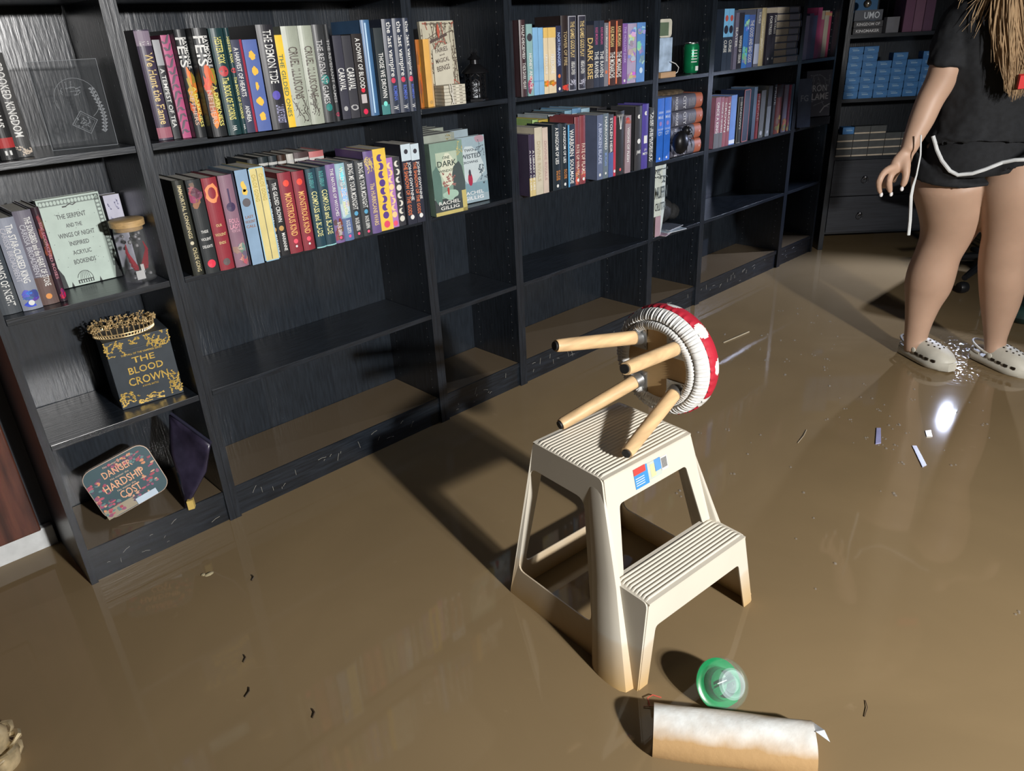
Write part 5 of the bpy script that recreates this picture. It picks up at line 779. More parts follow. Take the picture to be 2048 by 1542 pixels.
# ---------------- round stool lying on top ----------------
a_=Vector((-.99913,.0351,-.0272)).normalized(); e1=a_.cross(Vector((0,0,1))).normalized(); e2=e1.cross(a_)
C0=Vector((1.0814,-.9864,.5440)); ZM=-a_
MS=Matrix(((e1.x,e2.x,ZM.x,C0.x),(e1.y,e2.y,ZM.y,C0.y),(e1.z,e2.z,ZM.z,C0.z),(0,0,0,1)))
RS=empty('round_stool',(0,0,0),0,'small round wooden-legged stool with red and white dotted cushion, tipped over on the step stool','stool'); RS.matrix_world=MS
PINE=mat('pale_pine',(.62,.42,.22),.45,var=.22,scale=9,stretch=(7,7,.8)); STEEL=mat('steel_bracket',(.42,.43,.43),.35,.9); RUB=mat('black_rubber',(.012,.012,.012),.6)
for k in range(4):
    wv=7.0481+k*math.pi/2; d=Vector((math.cos(wv),math.sin(wv),0)); q=d*.076; tp=d*.138+Vector((0,0,-.228)); dr=(tp-q).normalized()
    lg=MB().tube([q+dr*.006,q+dr*.03,q+dr*.2,tp-dr*.006,tp],[.0165,.0165,.0150,.0142,.0128],20).build('leg',PINE,RS,smooth=True)
    MB().tube([tp-dr*.002,tp+dr*.0045],.0098,16).build('rubber_foot',RUB,lg,smooth=True)
    mb=MB().tube([q-dr*.006,q+dr*.018],.0188,18); M_=Matrix.Translation(d*.076)@Matrix.Rotation(wv+math.pi/4,4,'Z')
    mb.box((-.025,-.025,-.004),(.025,.025,-.0015),M_); 
    for sx in (-1,1):
        for sy in (-1,1): mb.lathe([(.003,-.0058),(.003,-.004)],8,M_@Matrix.Translation((sx*.019,sy*.019,0)))
    mb.build('bracket',STEEL,RS,smooth=True)
MB().lathe([(.001,-.001),(.100,-.001),(.100,.012),(.001,.012)],48).build('seat_board',mat('mdf_board',(.42,.28,.13),.5,scale=12),RS,smooth=True)
def ruffle(name,prof,n,amp,m,seg=360,ph=0):
    rs=[]
    for j,(r,z,k) in enumerate(prof):
        ring=[]
        for i in range(seg):
            a=2*math.pi*i/seg; wob=math.sin(n*a+ph+1.2*math.sin(5*a))*.7+.5*math.sin(n*1.63*a+ph*2); ring.append(Vector((r*math.cos(a),r*math.sin(a),z))+Vector((math.cos(a)*.3,math.sin(a)*.3,-1))*amp*k*wob)
        rs.append(ring)
    return MB().rings(rs,False).build(name,m,RS,smooth=True,ang=180)
SK=mat('white_elastic_fabric',(.62,.62,.60),.75,var=.08,scale=40)
ruffle('elastic_hem',[(.084,-.001,.3),(.086,-.009,.8),(.095,-.013,1),(.103,-.010,.8),(.1055,-.004,.2)],101,.0017,SK)
ruffle('gathered_skirt',[(.1065,-.004,.2),(.110,-.007,.8),(.118,-.003,1),(.125,.005,1),(.1295,.013,.6),(.1305,.018,.2)],83,.0022,SK,ph=1,seg=720)
# dotted cushion cover: white dots are faces of the same mesh
mb=MB(); RD=mat('red_cotton',(.42,.012,.03),.7,var=.1,scale=30); WD=mat('white_dot_cotton',(.66,.66,.63),.7)
pr=[(.1305,.018),(.1335,.024),(.1345,.032),(.1335,.042),(.129,.054),(.120,.064),(.104,.072),(.08,.077),(.05,.080),(.02,.081),(.001,.081)]
seg=220; pr2=[]
for (r1,z1),(r2,z2) in zip(pr[:-1],pr[1:]):
    for q in range(4): t=q/4; pr2.append((r1+(r2-r1)*t,z1+(z2-z1)*t))
pr2.append(pr[-1]); dots=[]
for k in range(9): dots.append((2*math.pi*(k+.35)/9,.1335,.034 if k%2 else .050,.019))
for k in range(6): dots.append((2*math.pi*(k+.2)/6,.085,.076,.02))
dots.append((0,.0,.081,.02)); dp=[(Vector((r*math.cos(a),r*math.sin(a),z)),s) for a,r,z,s in dots]
mb.use(RD);mb.use(WD);mb.use(RD)
rs=[[Vector(((r+(.0016*math.sin(48*a_i)+.001*math.sin(77*a_i))*max(0,1-j/10))*math.cos(a_i),(r+(.0016*math.sin(48*a_i)+.001*math.sin(77*a_i))*max(0,1-j/10))*math.sin(a_i),z)) for a_i in [2*math.pi*i/seg for i in range(seg)]] for j,(r,z) in enumerate(pr2)]
mb.rings(rs,False)
for fi,f in enumerate(mb.f):
    c=sum((mb.v[i] for i in f),Vector())/len(f)
    if any((c-p).length<s for p,s in dp): mb.mi[fi]=1
    else: mb.mi[fi]=0
mb.build('cushion_cover',None,RS,smooth=True,ang=60)
# ---------------- floating things ----------------
A=Vector((.630,-1.326,.016)); B=Vector((.798,-1.566,.016))
PR=empty('paper_towel_roll',A,0,'soaked white paper towel roll floating in the foreground, brown along its lower half','paper towel roll')
ax=(B-A).normalized(); sd=Vector((-ax.y,ax.x,0)).normalized(); Ln=(B-A).length
def towel():
    m=mat('wet_paper_towel',(.70,.72,.70),.8,var=.05,scale=50,bump=.6); nt=m.node_tree;L=nt.links;b=nt.nodes['Principled BSDF']; src=b.inputs['Base Color'].links[0].from_socket
    tc=nt.nodes.new('ShaderNodeTexCoord'); sx=nt.nodes.new('ShaderNodeSeparateXYZ'); L.new(tc.outputs['Object'],sx.inputs[0]); nz=nt.nodes.new('ShaderNodeTexNoise'); nz.inputs['Scale'].default_value=25; L.new(tc.outputs['Object'],nz.inputs['Vector'])
    ma=nt.nodes.new('ShaderNodeMath'); ma.operation='MULTIPLY_ADD'; L.new(nz.outputs['Fac'],ma.inputs[0]); ma.inputs[1].default_value=.014; L.new(sx.outputs['Z'],ma.inputs[2])
    mr=nt.nodes.new('ShaderNodeMapRange'); mr.inputs[1].default_value=.034; mr.inputs[2].default_value=.054; mr.inputs[3].default_value=1; mr.inputs[4].default_value=0; L.new(ma.outputs[0],mr.inputs[0])
    mx=nt.nodes.new('ShaderNodeMixRGB'); L.new(mr.outputs[0],mx.inputs[0]); L.new(src,mx.inputs[1]); mx.inputs[2].default_value=(.40,.25,.11,1); L.new(mx.outputs[0],b.inputs['Base Color']); return m
TW=towel(); rs=[]
for i in range(17):
    t=i/16; rs.append([ax*(Ln*t)+(sd*math.cos(2*math.pi*k/40)*1.06+Vector((0,0,1))*math.sin(2*math.pi*k/40)*.92)*(.050+.0010*math.sin(9*t+k*.8)) for k in range(40)])
MB().rings(rs).build('paper_roll',TW,PR,smooth=True,ang=50)
MB().add([ax*Ln+sd*.045+Vector((0,0,.025)),ax*(Ln+.016)+sd*.006+Vector((0,0,.048)),ax*(Ln+.022)-sd*.018+Vector((0,0,.046)),ax*Ln-sd*.0+Vector((0,0,.0475))],[(0,1,2,3)]).build('torn_corner',ink((.7,.74,.78)),PR)
# clear plastic dome with a green cup
GD=empty('plastic_ornament',(.797,-1.372,.040),0,'clear plastic dome with a bright green cup inside, floating between step stool and paper roll','plastic dome')
axd=Vector((-.20,-.62,.62)).normalized(); q_=axd.to_track_quat('Z','Y'); GD.rotation_euler=q_.to_euler()
CP=mat('clear_plastic_shell',(.35,.42,.38),.05,alpha=.22,coat=1,var=.02); GP=mat('green_plastic',(.0,.30,.09),.2,coat=.6)
MB().lathe([(.053,-.012),(.0535,-.010),(.053,.0),(.051,.015),(.043,.030),(.030,.039)],40,cap=False).build('clear_shell',CP,GD,smooth=True)
MB().lathe([(.030,.039),(.026,.0435),(.021,.042),(.017,.036),(.012,.040),(.006,.0435),(.0005,.0445)],40,cap=False).build('domed_tip',mat('clear_plastic_thick',(.6,.75,.75),.06,alpha=.5,coat=1),GD,smooth=True)
MB().lathe([(.050,-.014),(.051,-.011),(.044,-.009),(.034,-.010),(.030,.010),(.026,.012),(.028,-.012),(.001,-.018)],36,cap=False).build('green_cup',GP,GD,smooth=True)
MB().box((-.03,-.001,-.006),(.03,.001,.013)).build('green_rib',GP,GD)
def strand(name,pts,r,rgb,label,cat,group=None): return tag(MB().tube([tuple(p) for p in pts],r,5).build(name,mat('floating_debris',rgb,.6),smooth=True),label,cat,group)
strand('wire',[(.682,-1.280,.002),(.690,-1.268,.008),(.705,-1.27,.006),(.715,-1.285,.002)],.0013,(.45,.08,.05),'short red wire floating left of the green dome','wire')
strand('wire',[(.672,-1.272,.002),(.690,-1.292,.006),(.700,-1.300,.004)],.0012,(.5,.25,.15),'short orange wire floating left of the green dome, beside the red one','wire')
tag(MB().box((.664,-1.312,-.001),(.680,-1.302,.005)).build('plug',mat('white_plastic_bit',(.6,.55,.5),.5)),'tiny white plug beside the wires left of the green dome','plug')
tw=[((2.452,-.362),(2.632,-.38),.003,(.45,.38,.25),'pale straw floating in open water right of the red cushion'),((.112,-.646),(.130,-.628),.0016,(.05,.035,.02),'short dark twig floating at the lower left, nearest the ornate gold piece'),((.185,-.80),(.196,-.78),.0018,(.06,.04,.02),'curved dark twig floating left of the step stool'),((.155,-.55),(.166,-.53),.0015,(.06,.04,.02),'small dark twig floating below the end bookcase'),((.95,-1.60),(.99,-1.585),.0008,(.06,.04,.03),'thin dark hair floating right of the paper roll'),((1.86,-1.0),(1.96,-.98),.0012,(.4,.33,.22),'fine pale stalk floating in front of the person'),((.30,-.30),(.31,-.28),.002,(.07,.05,.03),'dark speck of wood floating before the nearest wide bookcase')]
for (x0,y0),(x1,y1),r,c,l in tw: strand('twig',[(x0,y0,.0015),((x0+x1)/2+.004,(y0+y1)/2-.003,.003),(x1,y1,.0015)],r,c,l,'twig')
def shard(pts,rgb,l): return tag(MB().prism(pts,.0005,.003).build('glint_chip',mat('shiny_glint_chip',rgb,.15)),l,'bright sliver')  # violet and pale slivers are water reflections modelled as flat coloured pieces
shard([(2.118,-1.146),(2.127,-1.156),(2.030,-1.196),(2.012,-1.186)],(.35,.36,.60),'violet sliver standing in for a water reflection, left of the leg reflections')
shard([(2.075,-1.275),(2.083,-1.285),(1.985,-1.350),(1.965,-1.345)],(.45,.47,.6),'pale sliver standing in for a water reflection, between the leg reflections')
shard([(2.20,-1.27),(2.215,-1.282),(2.175,-1.300),(2.165,-1.287)],(.5,.48,.42),'small cream chip floating between the leg reflections')
tag(MB().ball((.234,-.188,.0),.010,8,(1.3,.8,.3)).ball((.222,-.18,.001),.006,6,(1,1,.4)).build('leaf_clump',mat('pale_clump',(.40,.34,.2),.8),smooth=True),'small pale clump floating in front of the nearest bookcase','debris')
mb=MB(); rn=random.Random(21)
cl=[(2.9,-.55,.18,10),(2.55,-.75,.25,14),(2.75,-.95,.12,14),(2.3,-1.0,.3,14),(2.05,-1.2,.2,14),(1.75,-.95,.3,10),(2.45,-1.2,.2,10),(1.25,-1.3,.35,6),(1.4,-.75,.25,6),(2.45,-.55,.2,8)]
for cx,cy,s,n in cl:
    for k in range(n):
        x,y=cx+rn.gauss(0,s*.5),cy+rn.gauss(0,s*.5)
        if math.hypot(x-2.78,y+1.06)<.20 or math.hypot(x-2.9,y+1.28)<.20: continue
        for q in range(rn.choice((1,1,2,3))): mb.ball((x+rn.uniform(-.01,.01),y+rn.uniform(-.01,.01),.0),rn.uniform(.0022,.0048),8,(1,1,.8))
tag(mb.build('water_bubbles',mat('bubble_film',(.4,.38,.35),.02,alpha=.3,coat=1),smooth=True),'tiny air bubbles scattered over the brown flood water','bubbles',kind='stuff')
# ornate gold piece at lower left
OG=empty('gilt_ornament',(-.300,-.45,0),0,'ornate swirled gold-bronze ornament cut by the lower left corner of the frame','ornament')
BRZ=mat('antique_gold',(.55,.44,.26),.35,.5,var=.5,scale=30); rn=random.Random(8)
mb=MB().lathe([(.03,-.01),(.034,.02),(.026,.05),(.03,.08),(.018,.10),(.002,.105)],20)
for k in range(12):
    a=k*.9; z=.0+.008*k; pts=[((.028+.016*math.sin(s*.7))*math.cos(a+s*.28),(.028+.016*math.sin(s*.7))*math.sin(a+s*.28),z+.006*math.sin(s)+.003*s) for s in range(9)]; mb.tube(pts,[.002,.004,.006,.007,.007,.006,.005,.004,.002],6)
mb.build('scrollwork',BRZ,OG,smooth=True)
# office chair base far behind
OC=empty('office_chair',(4.02,-.92,0),0,'black office chair on castors far behind the legs of the person','office chair')
PL=mat('black_plastic',(.012,.013,.015),.35)
for k in range(5):
    a=k*2*math.pi/5+.55; e=Vector((.30*math.cos(a),.30*math.sin(a),.075)); lg=MB().tube([(0,0,.12),e*.5+Vector((0,0,.06)),e],[.025,.02,.014],8).build('base_leg',PL,OC,smooth=True)
    MB().lathe([(.001,-.022),(.024,-.02),(.028,-.008),(.028,.008),(.024,.02),(.001,.022)],16,Matrix.Translation(e-Vector((0,0,.047)))@Matrix.Rotation(a+1,4,'Z')@X90).build('castor',PL,lg,smooth=True)
MB().tube([(0,0,.1),(0,0,.44)],.026,12).build('column',PL,OC,smooth=True); MB().box((-.23,-.23,.44),(.23,.23,.51)).build('seat',PL,OC,bevel=.03)
mb=MB(); [mb.tube([Vector(p),Vector(q)],.010,6) for p,q in (((-.30,-.02,.26),(.12,-.12,.20)),((-.14,-.10,.10),(.16,-.06,.20)))]; mb.build('white_piping',ink((.55,.58,.68)),OC)
tag(MB().ball((3.55,-1.30,.05),.13,16,(1,1.0,.55)).ball((3.48,-1.22,.03),.07,12,(1,1,.6)).build('plastic_bag',mat('dark_green_bag',(.02,.045,.04),.35,var=.6,scale=12,bump=.8),smooth=True),'dark green crumpled bag lying in the water at the right frame edge','bag')
# the cool lamp that mirrors in the water
WL=empty('flood_lamp',(4.50,-.80,0),R(-12),'cool white flood lamp on a stand behind the person, mirrored in the water','lamp')
MB().tube([(0,0,0),(0,0,.935)],.010,10).build('pole',PL,WL,smooth=True); MB().box((-.0,-.075,.94),(.05,.075,1.08)).build('housing',PL,WL,bevel=.006)
for k in range(3): a=k*2.094+.3; MB().tube([(0,0,.25),(.17*math.cos(a),.17*math.sin(a),-.01)],.007,8).build('leg',PL,WL,smooth=True)
MB().box((-.004,-.030,.985),(-.0005,-.002,1.02)).box((-.004,.016,.98),(-.0005,.030,1.00)).build('lit_panel',mat('lit_panel',(.62,.78,1),.3,emit=60,var=.0),WL)
legA=[(2.7141, -1.0523, 0.8297, 0.1341), (2.7228, -1.0467, 0.7612, 0.1396), (2.7379, -1.0471, 0.7162, 0.1358), (2.7612, -1.0551, 0.6344, 0.1238), (2.7754, -1.0546, 0.5597, 0.1056), (2.7795, -1.0448, 0.4872, 0.085), (2.7804, -1.0319, 0.4244, 0.0786), (2.7846, -1.0222, 0.3539, 0.0835), (2.7929, -1.0162, 0.2912, 0.0807), (2.7885, -1.0122, 0.2206, 0.0622), (2.7869, -1.0107, 0.1378, 0.0472), (2.7883, -1.012, 0.0741, 0.0417), (2.7845, -1.0221, 0.0351, 0.0438)]
legB=[(2.7257, -1.213, 0.8381, 0.1287), (2.7486, -1.2342, 0.7642, 0.127), (2.7565, -1.2415, 0.7062, 0.1182), (2.7734, -1.2435, 0.6192, 0.1031), (2.7853, -1.2409, 0.5295, 0.0805), (2.7956, -1.2368, 0.491, 0.076), (2.8236, -1.2355, 0.4299, 0.0773), (2.8439, -1.2406, 0.37, 0.0765), (2.879, -1.2459, 0.2659, 0.0671), (2.8984, -1.2502, 0.1618, 0.0475), (2.905, -1.2563, 0.0896, 0.0365), (2.9, -1.2654, 0.052, 0.0385)]
arm=[(2.6659, -1.0486, 1.267, 0.0599), (2.631, -1.0163, 1.2311, 0.0523), (2.5974, -1.0124, 1.1706, 0.0541), (2.5677, -1.0122, 1.1066, 0.0511), (2.5587, -1.0039, 1.0479, 0.0468), (2.541, -0.9875, 0.9886, 0.0424), (2.5182, -0.98, 0.9288, 0.0394), (2.4955, -0.9726, 0.8761, 0.0314), (2.4772, -0.9693, 0.8337, 0.0249)]
palm=[(2.4772, -0.9693, 0.8337, 0.0249), (2.4681, -0.9609, 0.8103, 0.0316), (2.4604, -0.9537, 0.7849, 0.0334), (2.4571, -0.9506, 0.7721, 0.0268)]
f1=[(2.4411, -0.9495, 0.7874, 0.015), (2.4087, -0.9331, 0.7778, 0.0125), (2.387, -0.9267, 0.7513, 0.0116), (2.394, -0.9263, 0.7256, 0.01), (2.4054, -0.93, 0.7042, 0.0084)]
f2=[(2.4652, -0.9445, 0.7802, 0.0151), (2.4477, -0.9284, 0.7618, 0.0118), (2.4406, -0.9218, 0.7391, 0.011), (2.4464, -0.9203, 0.7131, 0.0094)]
f3=[(2.4583, -0.9518, 0.7818, 0.0151), (2.4363, -0.9451, 0.7666, 0.0125), (2.4267, -0.943, 0.7433, 0.0117), (2.4361, -0.9449, 0.7189, 0.0109), (2.446, -0.9472, 0.7009, 0.0085)]
f4=[(2.4846, -0.9488, 0.7777, 0.0152), (2.4886, -0.9389, 0.7598, 0.0119), (2.4963, -0.9324, 0.7414, 0.0111), (2.5086, -0.9302, 0.7259, 0.0086)]
th=[(2.4652, -0.9718, 0.8083, 0.0166), (2.4528, -0.9808, 0.7834, 0.0149), (2.4453, -0.9874, 0.7608, 0.0124), (2.4434, -0.9857, 0.7382, 0.0116), (2.4404, -0.9829, 0.7236, 0.0083)]
torso=[(2.739, -1.1436, 0.7831, 0.1788), (2.7281, -1.1334, 0.8491, 0.1986), (2.7196, -1.1256, 0.9292, 0.1793), (2.7163, -1.1225, 1.0069, 0.1704), (2.7081, -1.1149, 1.0976, 0.1741), (2.7072, -1.1141, 1.1851, 0.1746), (2.7111, -1.1177, 1.2556, 0.1504), (2.7164, -1.1226, 1.3037, 0.1087), (2.7206, -1.1265, 1.3308, 0.0541), (2.712, -1.1321, 1.3773, 0.0488)]
trim=[(2.4333, -1.0513, 0.8924, 0.0079), (2.43, -1.0618, 0.8736, 0.0079), (2.4325, -1.071, 0.851, 0.0079), (2.4438, -1.0883, 0.8168, 0.008), (2.4619, -1.1118, 0.785, 0.008), (2.4829, -1.1313, 0.771, 0.008), (2.5224, -1.161, 0.7723, 0.008), (2.5617, -1.1838, 0.781, 0.0081), (2.5781, -1.199, 0.7893, 0.008), (2.5766, -1.2248, 0.8039, 0.008), (2.593, -1.2537, 0.8115, 0.0079), (2.6234, -1.2818, 0.8109, 0.0079)]
cord=[(2.4479, -1.0103, 0.8915, 0.0032), (2.4445, -1.0208, 0.8305, 0.0032), (2.4436, -1.0199, 0.7672, 0.0033), (2.4399, -1.0165, 0.732, 0.0058), (2.4394, -1.016, 0.6994, 0.0066), (2.4444, -1.0206, 0.6527, 0.0067), (2.4476, -1.0237, 0.6189, 0.0067), (2.4507, -1.0265, 0.5676, 0.0068)]
red=[(2.5541, -1.2313, 1.048, 0.0151)]
head=[(2.7071, -1.1413, 1.4611, 0.1047)]
# ---------------- person ----------------
PS=empty('person',(2.79,-1.13,0),0,'person walking through the water in black T-shirt, black shorts and cream clogs','person')
PO=Vector((2.79,-1.13,0)); EX=Vector((.7338,-.6794,0)); NY=Vector((.6794,.7338,0))
def prm(chain): return [(Vector(p[:3])-PO,p[3]) for p in chain]
def tubev(mb,chain,sub=4,seg=44,flat=1.0,k=1.0,add=0):
    C=prm(chain); P=[c[0] for c in C]; Q=[c[1]*k+add for c in C]; n=len(P); pts=[];rr=[]
    for i in range(n-1):
        a,b,c,d=P[max(i-1,0)],P[i],P[i+1],P[min(i+2,n-1)]; ra,rb,rc,rd=Q[max(i-1,0)],Q[i],Q[i+1],Q[min(i+2,n-1)]
        for s in range(sub):
            t=s/sub; f=lambda w,x,y,z:.5*((2*x)+(-w+y)*t+(2*w-5*x+4*y-z)*t*t+(-w+3*x-3*y+z)*t**3); pts.append(f(a,b,c,d)); rr.append(max(.002,f(ra,rb,rc,rd)))
    pts.append(P[-1]); rr.append(Q[-1]); rs=[]
    for i,p in enumerate(pts):
        t=(pts[min(i+1,len(pts)-1)]-pts[max(i-1,0)]).normalized(); a=EX-t*EX.dot(t); a=a.normalized() if a.length>.2 else NY.cross(t).normalized(); b=t.cross(a).normalized()
        rs.append([p+(a*math.cos(2*math.pi*q/seg)+b*math.sin(2*math.pi*q/seg)*flat)*rr[i] for q in range(seg)])
    mb.rings(rs); return pts,rr
SKIN=mat('skin',(.47,.305,.215),.5,var=.05,scale=12)
SKIN.node_tree.nodes['Principled BSDF'].inputs['Subsurface Weight'].default_value=.08
SKIN.node_tree.nodes['Principled BSDF'].inputs['Subsurface Radius'].default_value=(.02,.008,.004)
body=MB()
footA=[(2.79,-1.0,.10,.036),(2.785,-1.02,.055,.038),(2.775,-1.045,.050,.032),(2.755,-1.09,.042,.026)]
footB=[(2.905,-1.2560,.10,.034),(2.905,-1.27,.055,.036),(2.90,-1.29,.050,.032),(2.885,-1.33,.042,.026)]
tubev(body,[(*legA[0][:3],.10),(*legA[1][:3],.118)]+legA[2:]); tubev(body,[(*legB[0][:3],.10),(*legB[1][:3],.115)]+legB[2:]); tubev(body,footA); tubev(body,footB)
tubev(body,torso,flat=.72,k=.90); tubev(body,arm); 
# flattened palm, four fingers and a thumb
tubev(body,palm,flat=.6); 
for f_ in (f1,f2,f3,f4,th): tubev(body,f_,seg=16,sub=3)
arm2=[(2.78,-1.20,1.24,.055),(2.86,-1.25,1.15,.05),(2.90,-1.28,1.02,.042),(2.86,-1.38,.92,.034),(2.80,-1.44,.86,.024),(2.78,-1.46,.80,.03),(2.775,-1.465,.76,.022)]
tubev(body,arm2)
HC=Vector(head[0][:3])-PO
body.ball(HC,.098,24,(.85,.95,1.18)).ball(HC+Vector((-.045,-.06,-.05)),.05,14,(.8,.9,.9)).ball(HC+Vector((-.070,-.085,-.01)),.014,8,(1,1,1.3))
bo=body.build('body',SKIN,PS,smooth=True,ang=180); rm=bo.modifiers.new('r','REMESH'); rm.mode='VOXEL'; rm.voxel_size=.0042; rm.use_smooth_shade=True
smd=bo.modifiers.new('s','SMOOTH'); smd.factor=.7; smd.iterations=14
mb=MB(); [mb.ball(HC+Vector((-.062+sx[0],-.075+sx[1],.018)),.011,8) for sx in ((-.015,.03),(.03,-.018))]; mb.build('eyes',ink((.5,.5,.5)),PS,smooth=True)
mb=MB().use(ink((.72,.70,.70)))
for f_ in (f1,f3,th): 
    c=prm(f_); d=(c[-1][0]-c[-2][0]).normalized(); mb.ball(c[-1][0]+d*.004-NY*.003,.0068,8,(1,.9,1.25))
mb.build('nails',None,PS,smooth=True)
# T-shirt
BLACKC=mat('black_cotton',(.009,.010,.012),.85,var=.3,scale=60,bump=.3)
sh=MB()
shirt=[(2.728,-1.133,.858,.204),(2.728,-1.1334,.885,.200),(2.7196,-1.1256,.9292,.186),(2.7163,-1.1225,1.0069,.180),(2.7081,-1.1149,1.0976,.184),(2.703,-1.112,1.1857,.186),(2.702,-1.110,1.2472,.166),(2.705,-1.112,1.302,.120),(2.710,-1.115,1.335,.066)]
tubev(sh,shirt,flat=.76,seg=48)
sleeve=[(2.690,-1.06,1.225,.074),(2.635,-1.018,1.212,.070),(2.600,-1.012,1.172,.070),(2.572,-1.0118,1.115,.064),(2.566,-1.010,1.086,.063)]
tubev(sh,sleeve,seg=32)
sleeve2=[(2.70,-1.14,1.25,.078),(2.79,-1.20,1.235,.075),(2.87,-1.25,1.17,.066),(2.90,-1.27,1.09,.062)]; tubev(sh,sleeve2,seg=32)
so_=sh.build('t_shirt',BLACKC,PS,smooth=True,ang=180); rm=so_.modifiers.new('r','REMESH'); rm.mode='VOXEL'; rm.voxel_size=.006; rm.use_smooth_shade=True
sm=so_.modifiers.new('sm','SMOOTH'); sm.factor=.5; sm.iterations=4
dp_=so_.modifiers.new('d','DISPLACE'); t2=bpy.data.textures.new('cloth_folds','CLOUDS'); t2.noise_scale=.09; dp_.texture=t2; dp_.strength=.022; dp_.mid_level=.5
# shorts
st=MB()
tubev(st,[(2.739,-1.1436,.88,.175),(2.735,-1.14,.83,.192),(2.735,-1.14,.80,.199),(2.738,-1.14,.785,.19)],flat=.74,seg=40)
tubev(st,[(2.715,-1.060,.80,.150),(2.724,-1.050,.775,.156),(2.731,-1.046,.745,.159)],seg=36)
tubev(st,[(2.735,-1.215,.84,.142),(2.746,-1.232,.81,.147),(2.748,-1.236,.796,.149)],seg=36)
so2=st.build('shorts',BLACKC,PS,smooth=True,ang=60); rm=so2.modifiers.new('r','REMESH'); rm.mode='VOXEL'; rm.voxel_size=.006; rm.use_smooth_shade=True; sm=so2.modifiers.new('sm','SMOOTH'); sm.factor=.5; sm.iterations=2
WT=mat('white_trim_cloth',(.62,.64,.64),.7)
from mathutils.bvhtree import BVHTree
def bv(obs):
    V=[];Fc=[]
    for mb_ in obs: n=len(V); V+=mb_.v; Fc+=[[i+n for i in f] for f in mb_.f]
    return BVHTree.FromPolygons(V,Fc)
BT=bv([st,sh])
def snap(p,off=.004):
    p=Vector(p[:3])-PO; d=(Vector(p)+PO-CAM).normalized(); h=BT.ray_cast(CAM-PO,d)
    return (h[0]-d*off) if h[0] is not None and (h[0]-p).length<.35 else p
tr=MB().tube([snap(p) for p in trim],.0062,8).build('white_trim',WT,so2,smooth=True)
MB().tube([Vector(p[:3])-PO for p in cord],[p[3]*.8 for p in cord],6).build('drawstring',WT,so2,smooth=True)
# print on the shirt front edge
def onshirt(x,z,y=0): return Vector((2.5541,-1.2313,1.048))-PO+EX*x+Vector((0,0,z))-NY*(.034+y)
m=MB().use(ink((.55,.02,.02))); m.rings([[onshirt(-.028,zz-.006),onshirt(.06,zz-.002),onshirt(.06,zz+.002,-.01),onshirt(-.028,zz-.002,-.01)] for zz in (-.015,.022)])
m.use(ink((.35,.34,.30)))
rn=random.Random(3)
for k in range(26): a,b=rn.uniform(-.015,.08),rn.uniform(.04,.17); m.tube([onshirt(a,b),onshirt(a+rn.uniform(-.012,.012),b+rn.uniform(-.012,.012))],.0018,4)
m.build('shirt_print',None,so_)
# hair
HM1=mat('blond_hair',(.40,.27,.15),.45,var=.4,scale=60,stretch=(1,1,.2))
hb=MB(); rn=random.Random(17)
hb.ball(HC+Vector((.025,.03,.03)),.112,18,(.9,.98,1.1))
def lock(tip,w0,n,back,seed):
    r_=random.Random(seed)
    for k in range(n):
        a=r_.uniform(-1,1); b=r_.uniform(-1,1); root=HC+EX*(-.02+.085*a)+Vector((0,0,-.03+.05*b))-NY*(.06+.02*b)
        tp=Vector(tip)+EX*(w0*a)+Vector((0,0,.035*r_.uniform(-1,1)+.03*abs(a))); ph=r_.uniform(0,6); pts=[root]
        for s in range(1,10):
            t=s/9; q=root.lerp(tp,t)+EX*(.030*math.sin(math.pi*t)*a+.006*math.sin(7*t+ph))-NY*(back*math.sin(math.pi*min(1,t*1.15)*.55)+.008*b); pts.append(q)
        hb.tube(pts,[q_*(.38+.42*r_.random()) for q_ in (.0035,.004,.004,.004,.0038,.0036,.003,.0026,.0018,.0005)],5,False)
def hp3(u_,z_): return Vector(u_)-PO+Vector((0,0,z_))
for a_ in (-1,-.5,0,.5,1):
    hb.tube([HC+EX*(.01+.07*a_)+Vector((0,0,-.05))-NY*.07,Vector((2.585,-1.228,1.16))-PO+EX*(.03+.055*a_),Vector((2.585,-1.228,1.08))-PO+EX*(.03+.03*a_)],[.03,.022,.006],10,False)
# main lock over the chest, a shoulder lock and a few loose wisps
T0=Vector((2.560,-1.205,1.02))-PO
lock(T0,.035,420,.035,1); lock(T0+EX*.055+Vector((0,0,.05)),.05,420,.035,2); lock(T0+EX*(-.035)+Vector((0,0,.075))+NY*.03,.03,130,.02,3); lock(T0+EX*(-.085)+Vector((0,0,.16))+NY*.085,.03,34,.01,4); lock(T0+EX*(-.14)+Vector((0,0,.20))+NY*.10,.02,8,.01,5)
hb.build('hair',HM1,PS,smooth=True)
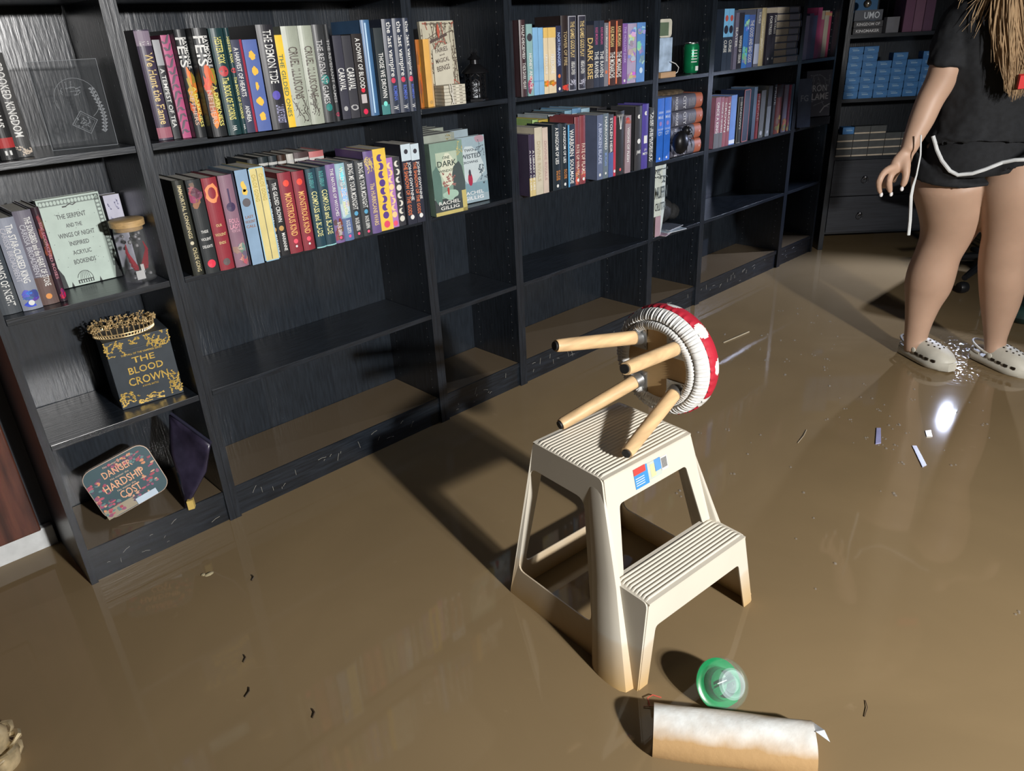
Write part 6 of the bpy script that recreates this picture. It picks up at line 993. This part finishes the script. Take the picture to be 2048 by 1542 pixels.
# clogs
CW_=mat('cream_clog_foam',(.56,.54,.46),.55,var=.12,scale=16); DKH=mat('dark_holes',(.03,.022,.015),.95,spec=.1)
def clog(heel,ang,pitch,z0,side):
    t=Matrix.Translation(Vector(heel)-PO+Vector((0,0,z0)))@Matrix.Rotation(ang,4,'Z')@Matrix.Rotation(pitch,4,'Y'); g=MB(); L_=.245
    hwf=lambda x:.036+.018*math.sin(min(1,max(0,x/L_))*math.pi*.62)**1.2 if x<.17 else .0535*math.sqrt(max(0.0004,1-((x-.17)/.078)**2))
    rs=[]
    for i in range(21):  # sole
        x=.002+L_*i/20; x_=min(x,L_-.002); wv=hwf(x_)*(1 if i not in(0,) else .55); wv=max(wv,.008); up_=.008*max(0,(x_-.17)/.07)
        rs.append([Vector((x,-wv*1.03,.010+up_)),Vector((x,-wv*1.06,.026+up_)),Vector((x,-wv,.034+up_)),Vector((x,wv,.034+up_)),Vector((x,wv*1.06,.026+up_)),Vector((x,wv*1.03,.010+up_)),Vector((x,wv*.8,0+up_)),Vector((x,-wv*.8,0+up_))])
    g.rings([[t@v for v in r] for r in rs])
    rs=[]
    for i in range(17):  # upper
        x=.088+(L_-.090)*i/16; wv=hwf(x)*.99; hh=.036+.058*max(.02,1-((x-.088)/(L_-.086))**2.2)**.6; rr_=[]
        for j in range(15):
            a=math.pi*j/14; rr_.append(Vector((x-.016*math.sin(a)*(1 if i==0 else max(0,1-i/5)),-wv*math.cos(a),.028+(hh-.028+.0)*math.sin(a)**.75)))
        rs.append(rr_+[Vector((x,wv*.8,.028)),Vector((x,-wv*.8,.028))])
    g.rings([[t@v for v in r] for r in rs])
    # heel rim
    g.tube([t@Vector((.045-.045*math.cos(a_i)*1.0 if False else .055-.055*math.sin(a_i),.040*math.cos(a_i),.040)) for a_i in [math.pi*i/12 for i in range(13)]],.006,8)
    c=g.build('clog',CW_,PS,smooth=True,ang=45)
    h=MB()
    h.tube([t@Vector((.100-.108*math.sin(a_i),.047*math.cos(a_i),.052+.014*math.sin(a_i))) for a_i in [math.pi*i/14 for i in range(15)]],.0052,8)
    for sy in (-1,1): h.lathe([(.010,0),(.010,.004),(.004,.006)],12,t@Matrix.Translation((.102,sy*.050,.052))@Matrix.Rotation(-sy*R(90),4,'X'))
    h.build('heel_strap',CW_,c,smooth=True)
    v=MB()
    for (x,y) in ((.125,-.018),(.125,0),(.125,.018),(.145,-.026),(.145,-.009),(.145,.009),(.145,.026),(.165,-.018),(.165,0),(.165,.018),(.183,-.010),(.183,.010)):
        wv=hwf(x)*.99; hh=.036+.058*max(.02,1-((x-.088)/(L_-.086))**2.2)**.6; a=math.acos(max(-1,min(1,-y/wv))); z=.028+(hh-.028)*math.sin(a)**.75
        v.ball(t@Vector((x,y,z-.0005)),.0042,8,(1,1,.6))
    for sy in (-1,1):
        for x in (.118,.145,.172,.200):
            wv=hwf(x)*1.0; v.box((x-.0075,sy*wv*1.0-.003,.037),(x+.0075,sy*wv*1.0+.003,.046),t)
    v.build('vent_holes',DKH,c); return c
clog((2.835,-.955,0),math.atan2(-.215,-.105),R(0),-.002,1)
clog((2.945,-1.180,0),math.atan2(-.215,-.085),R(3),.004,1)
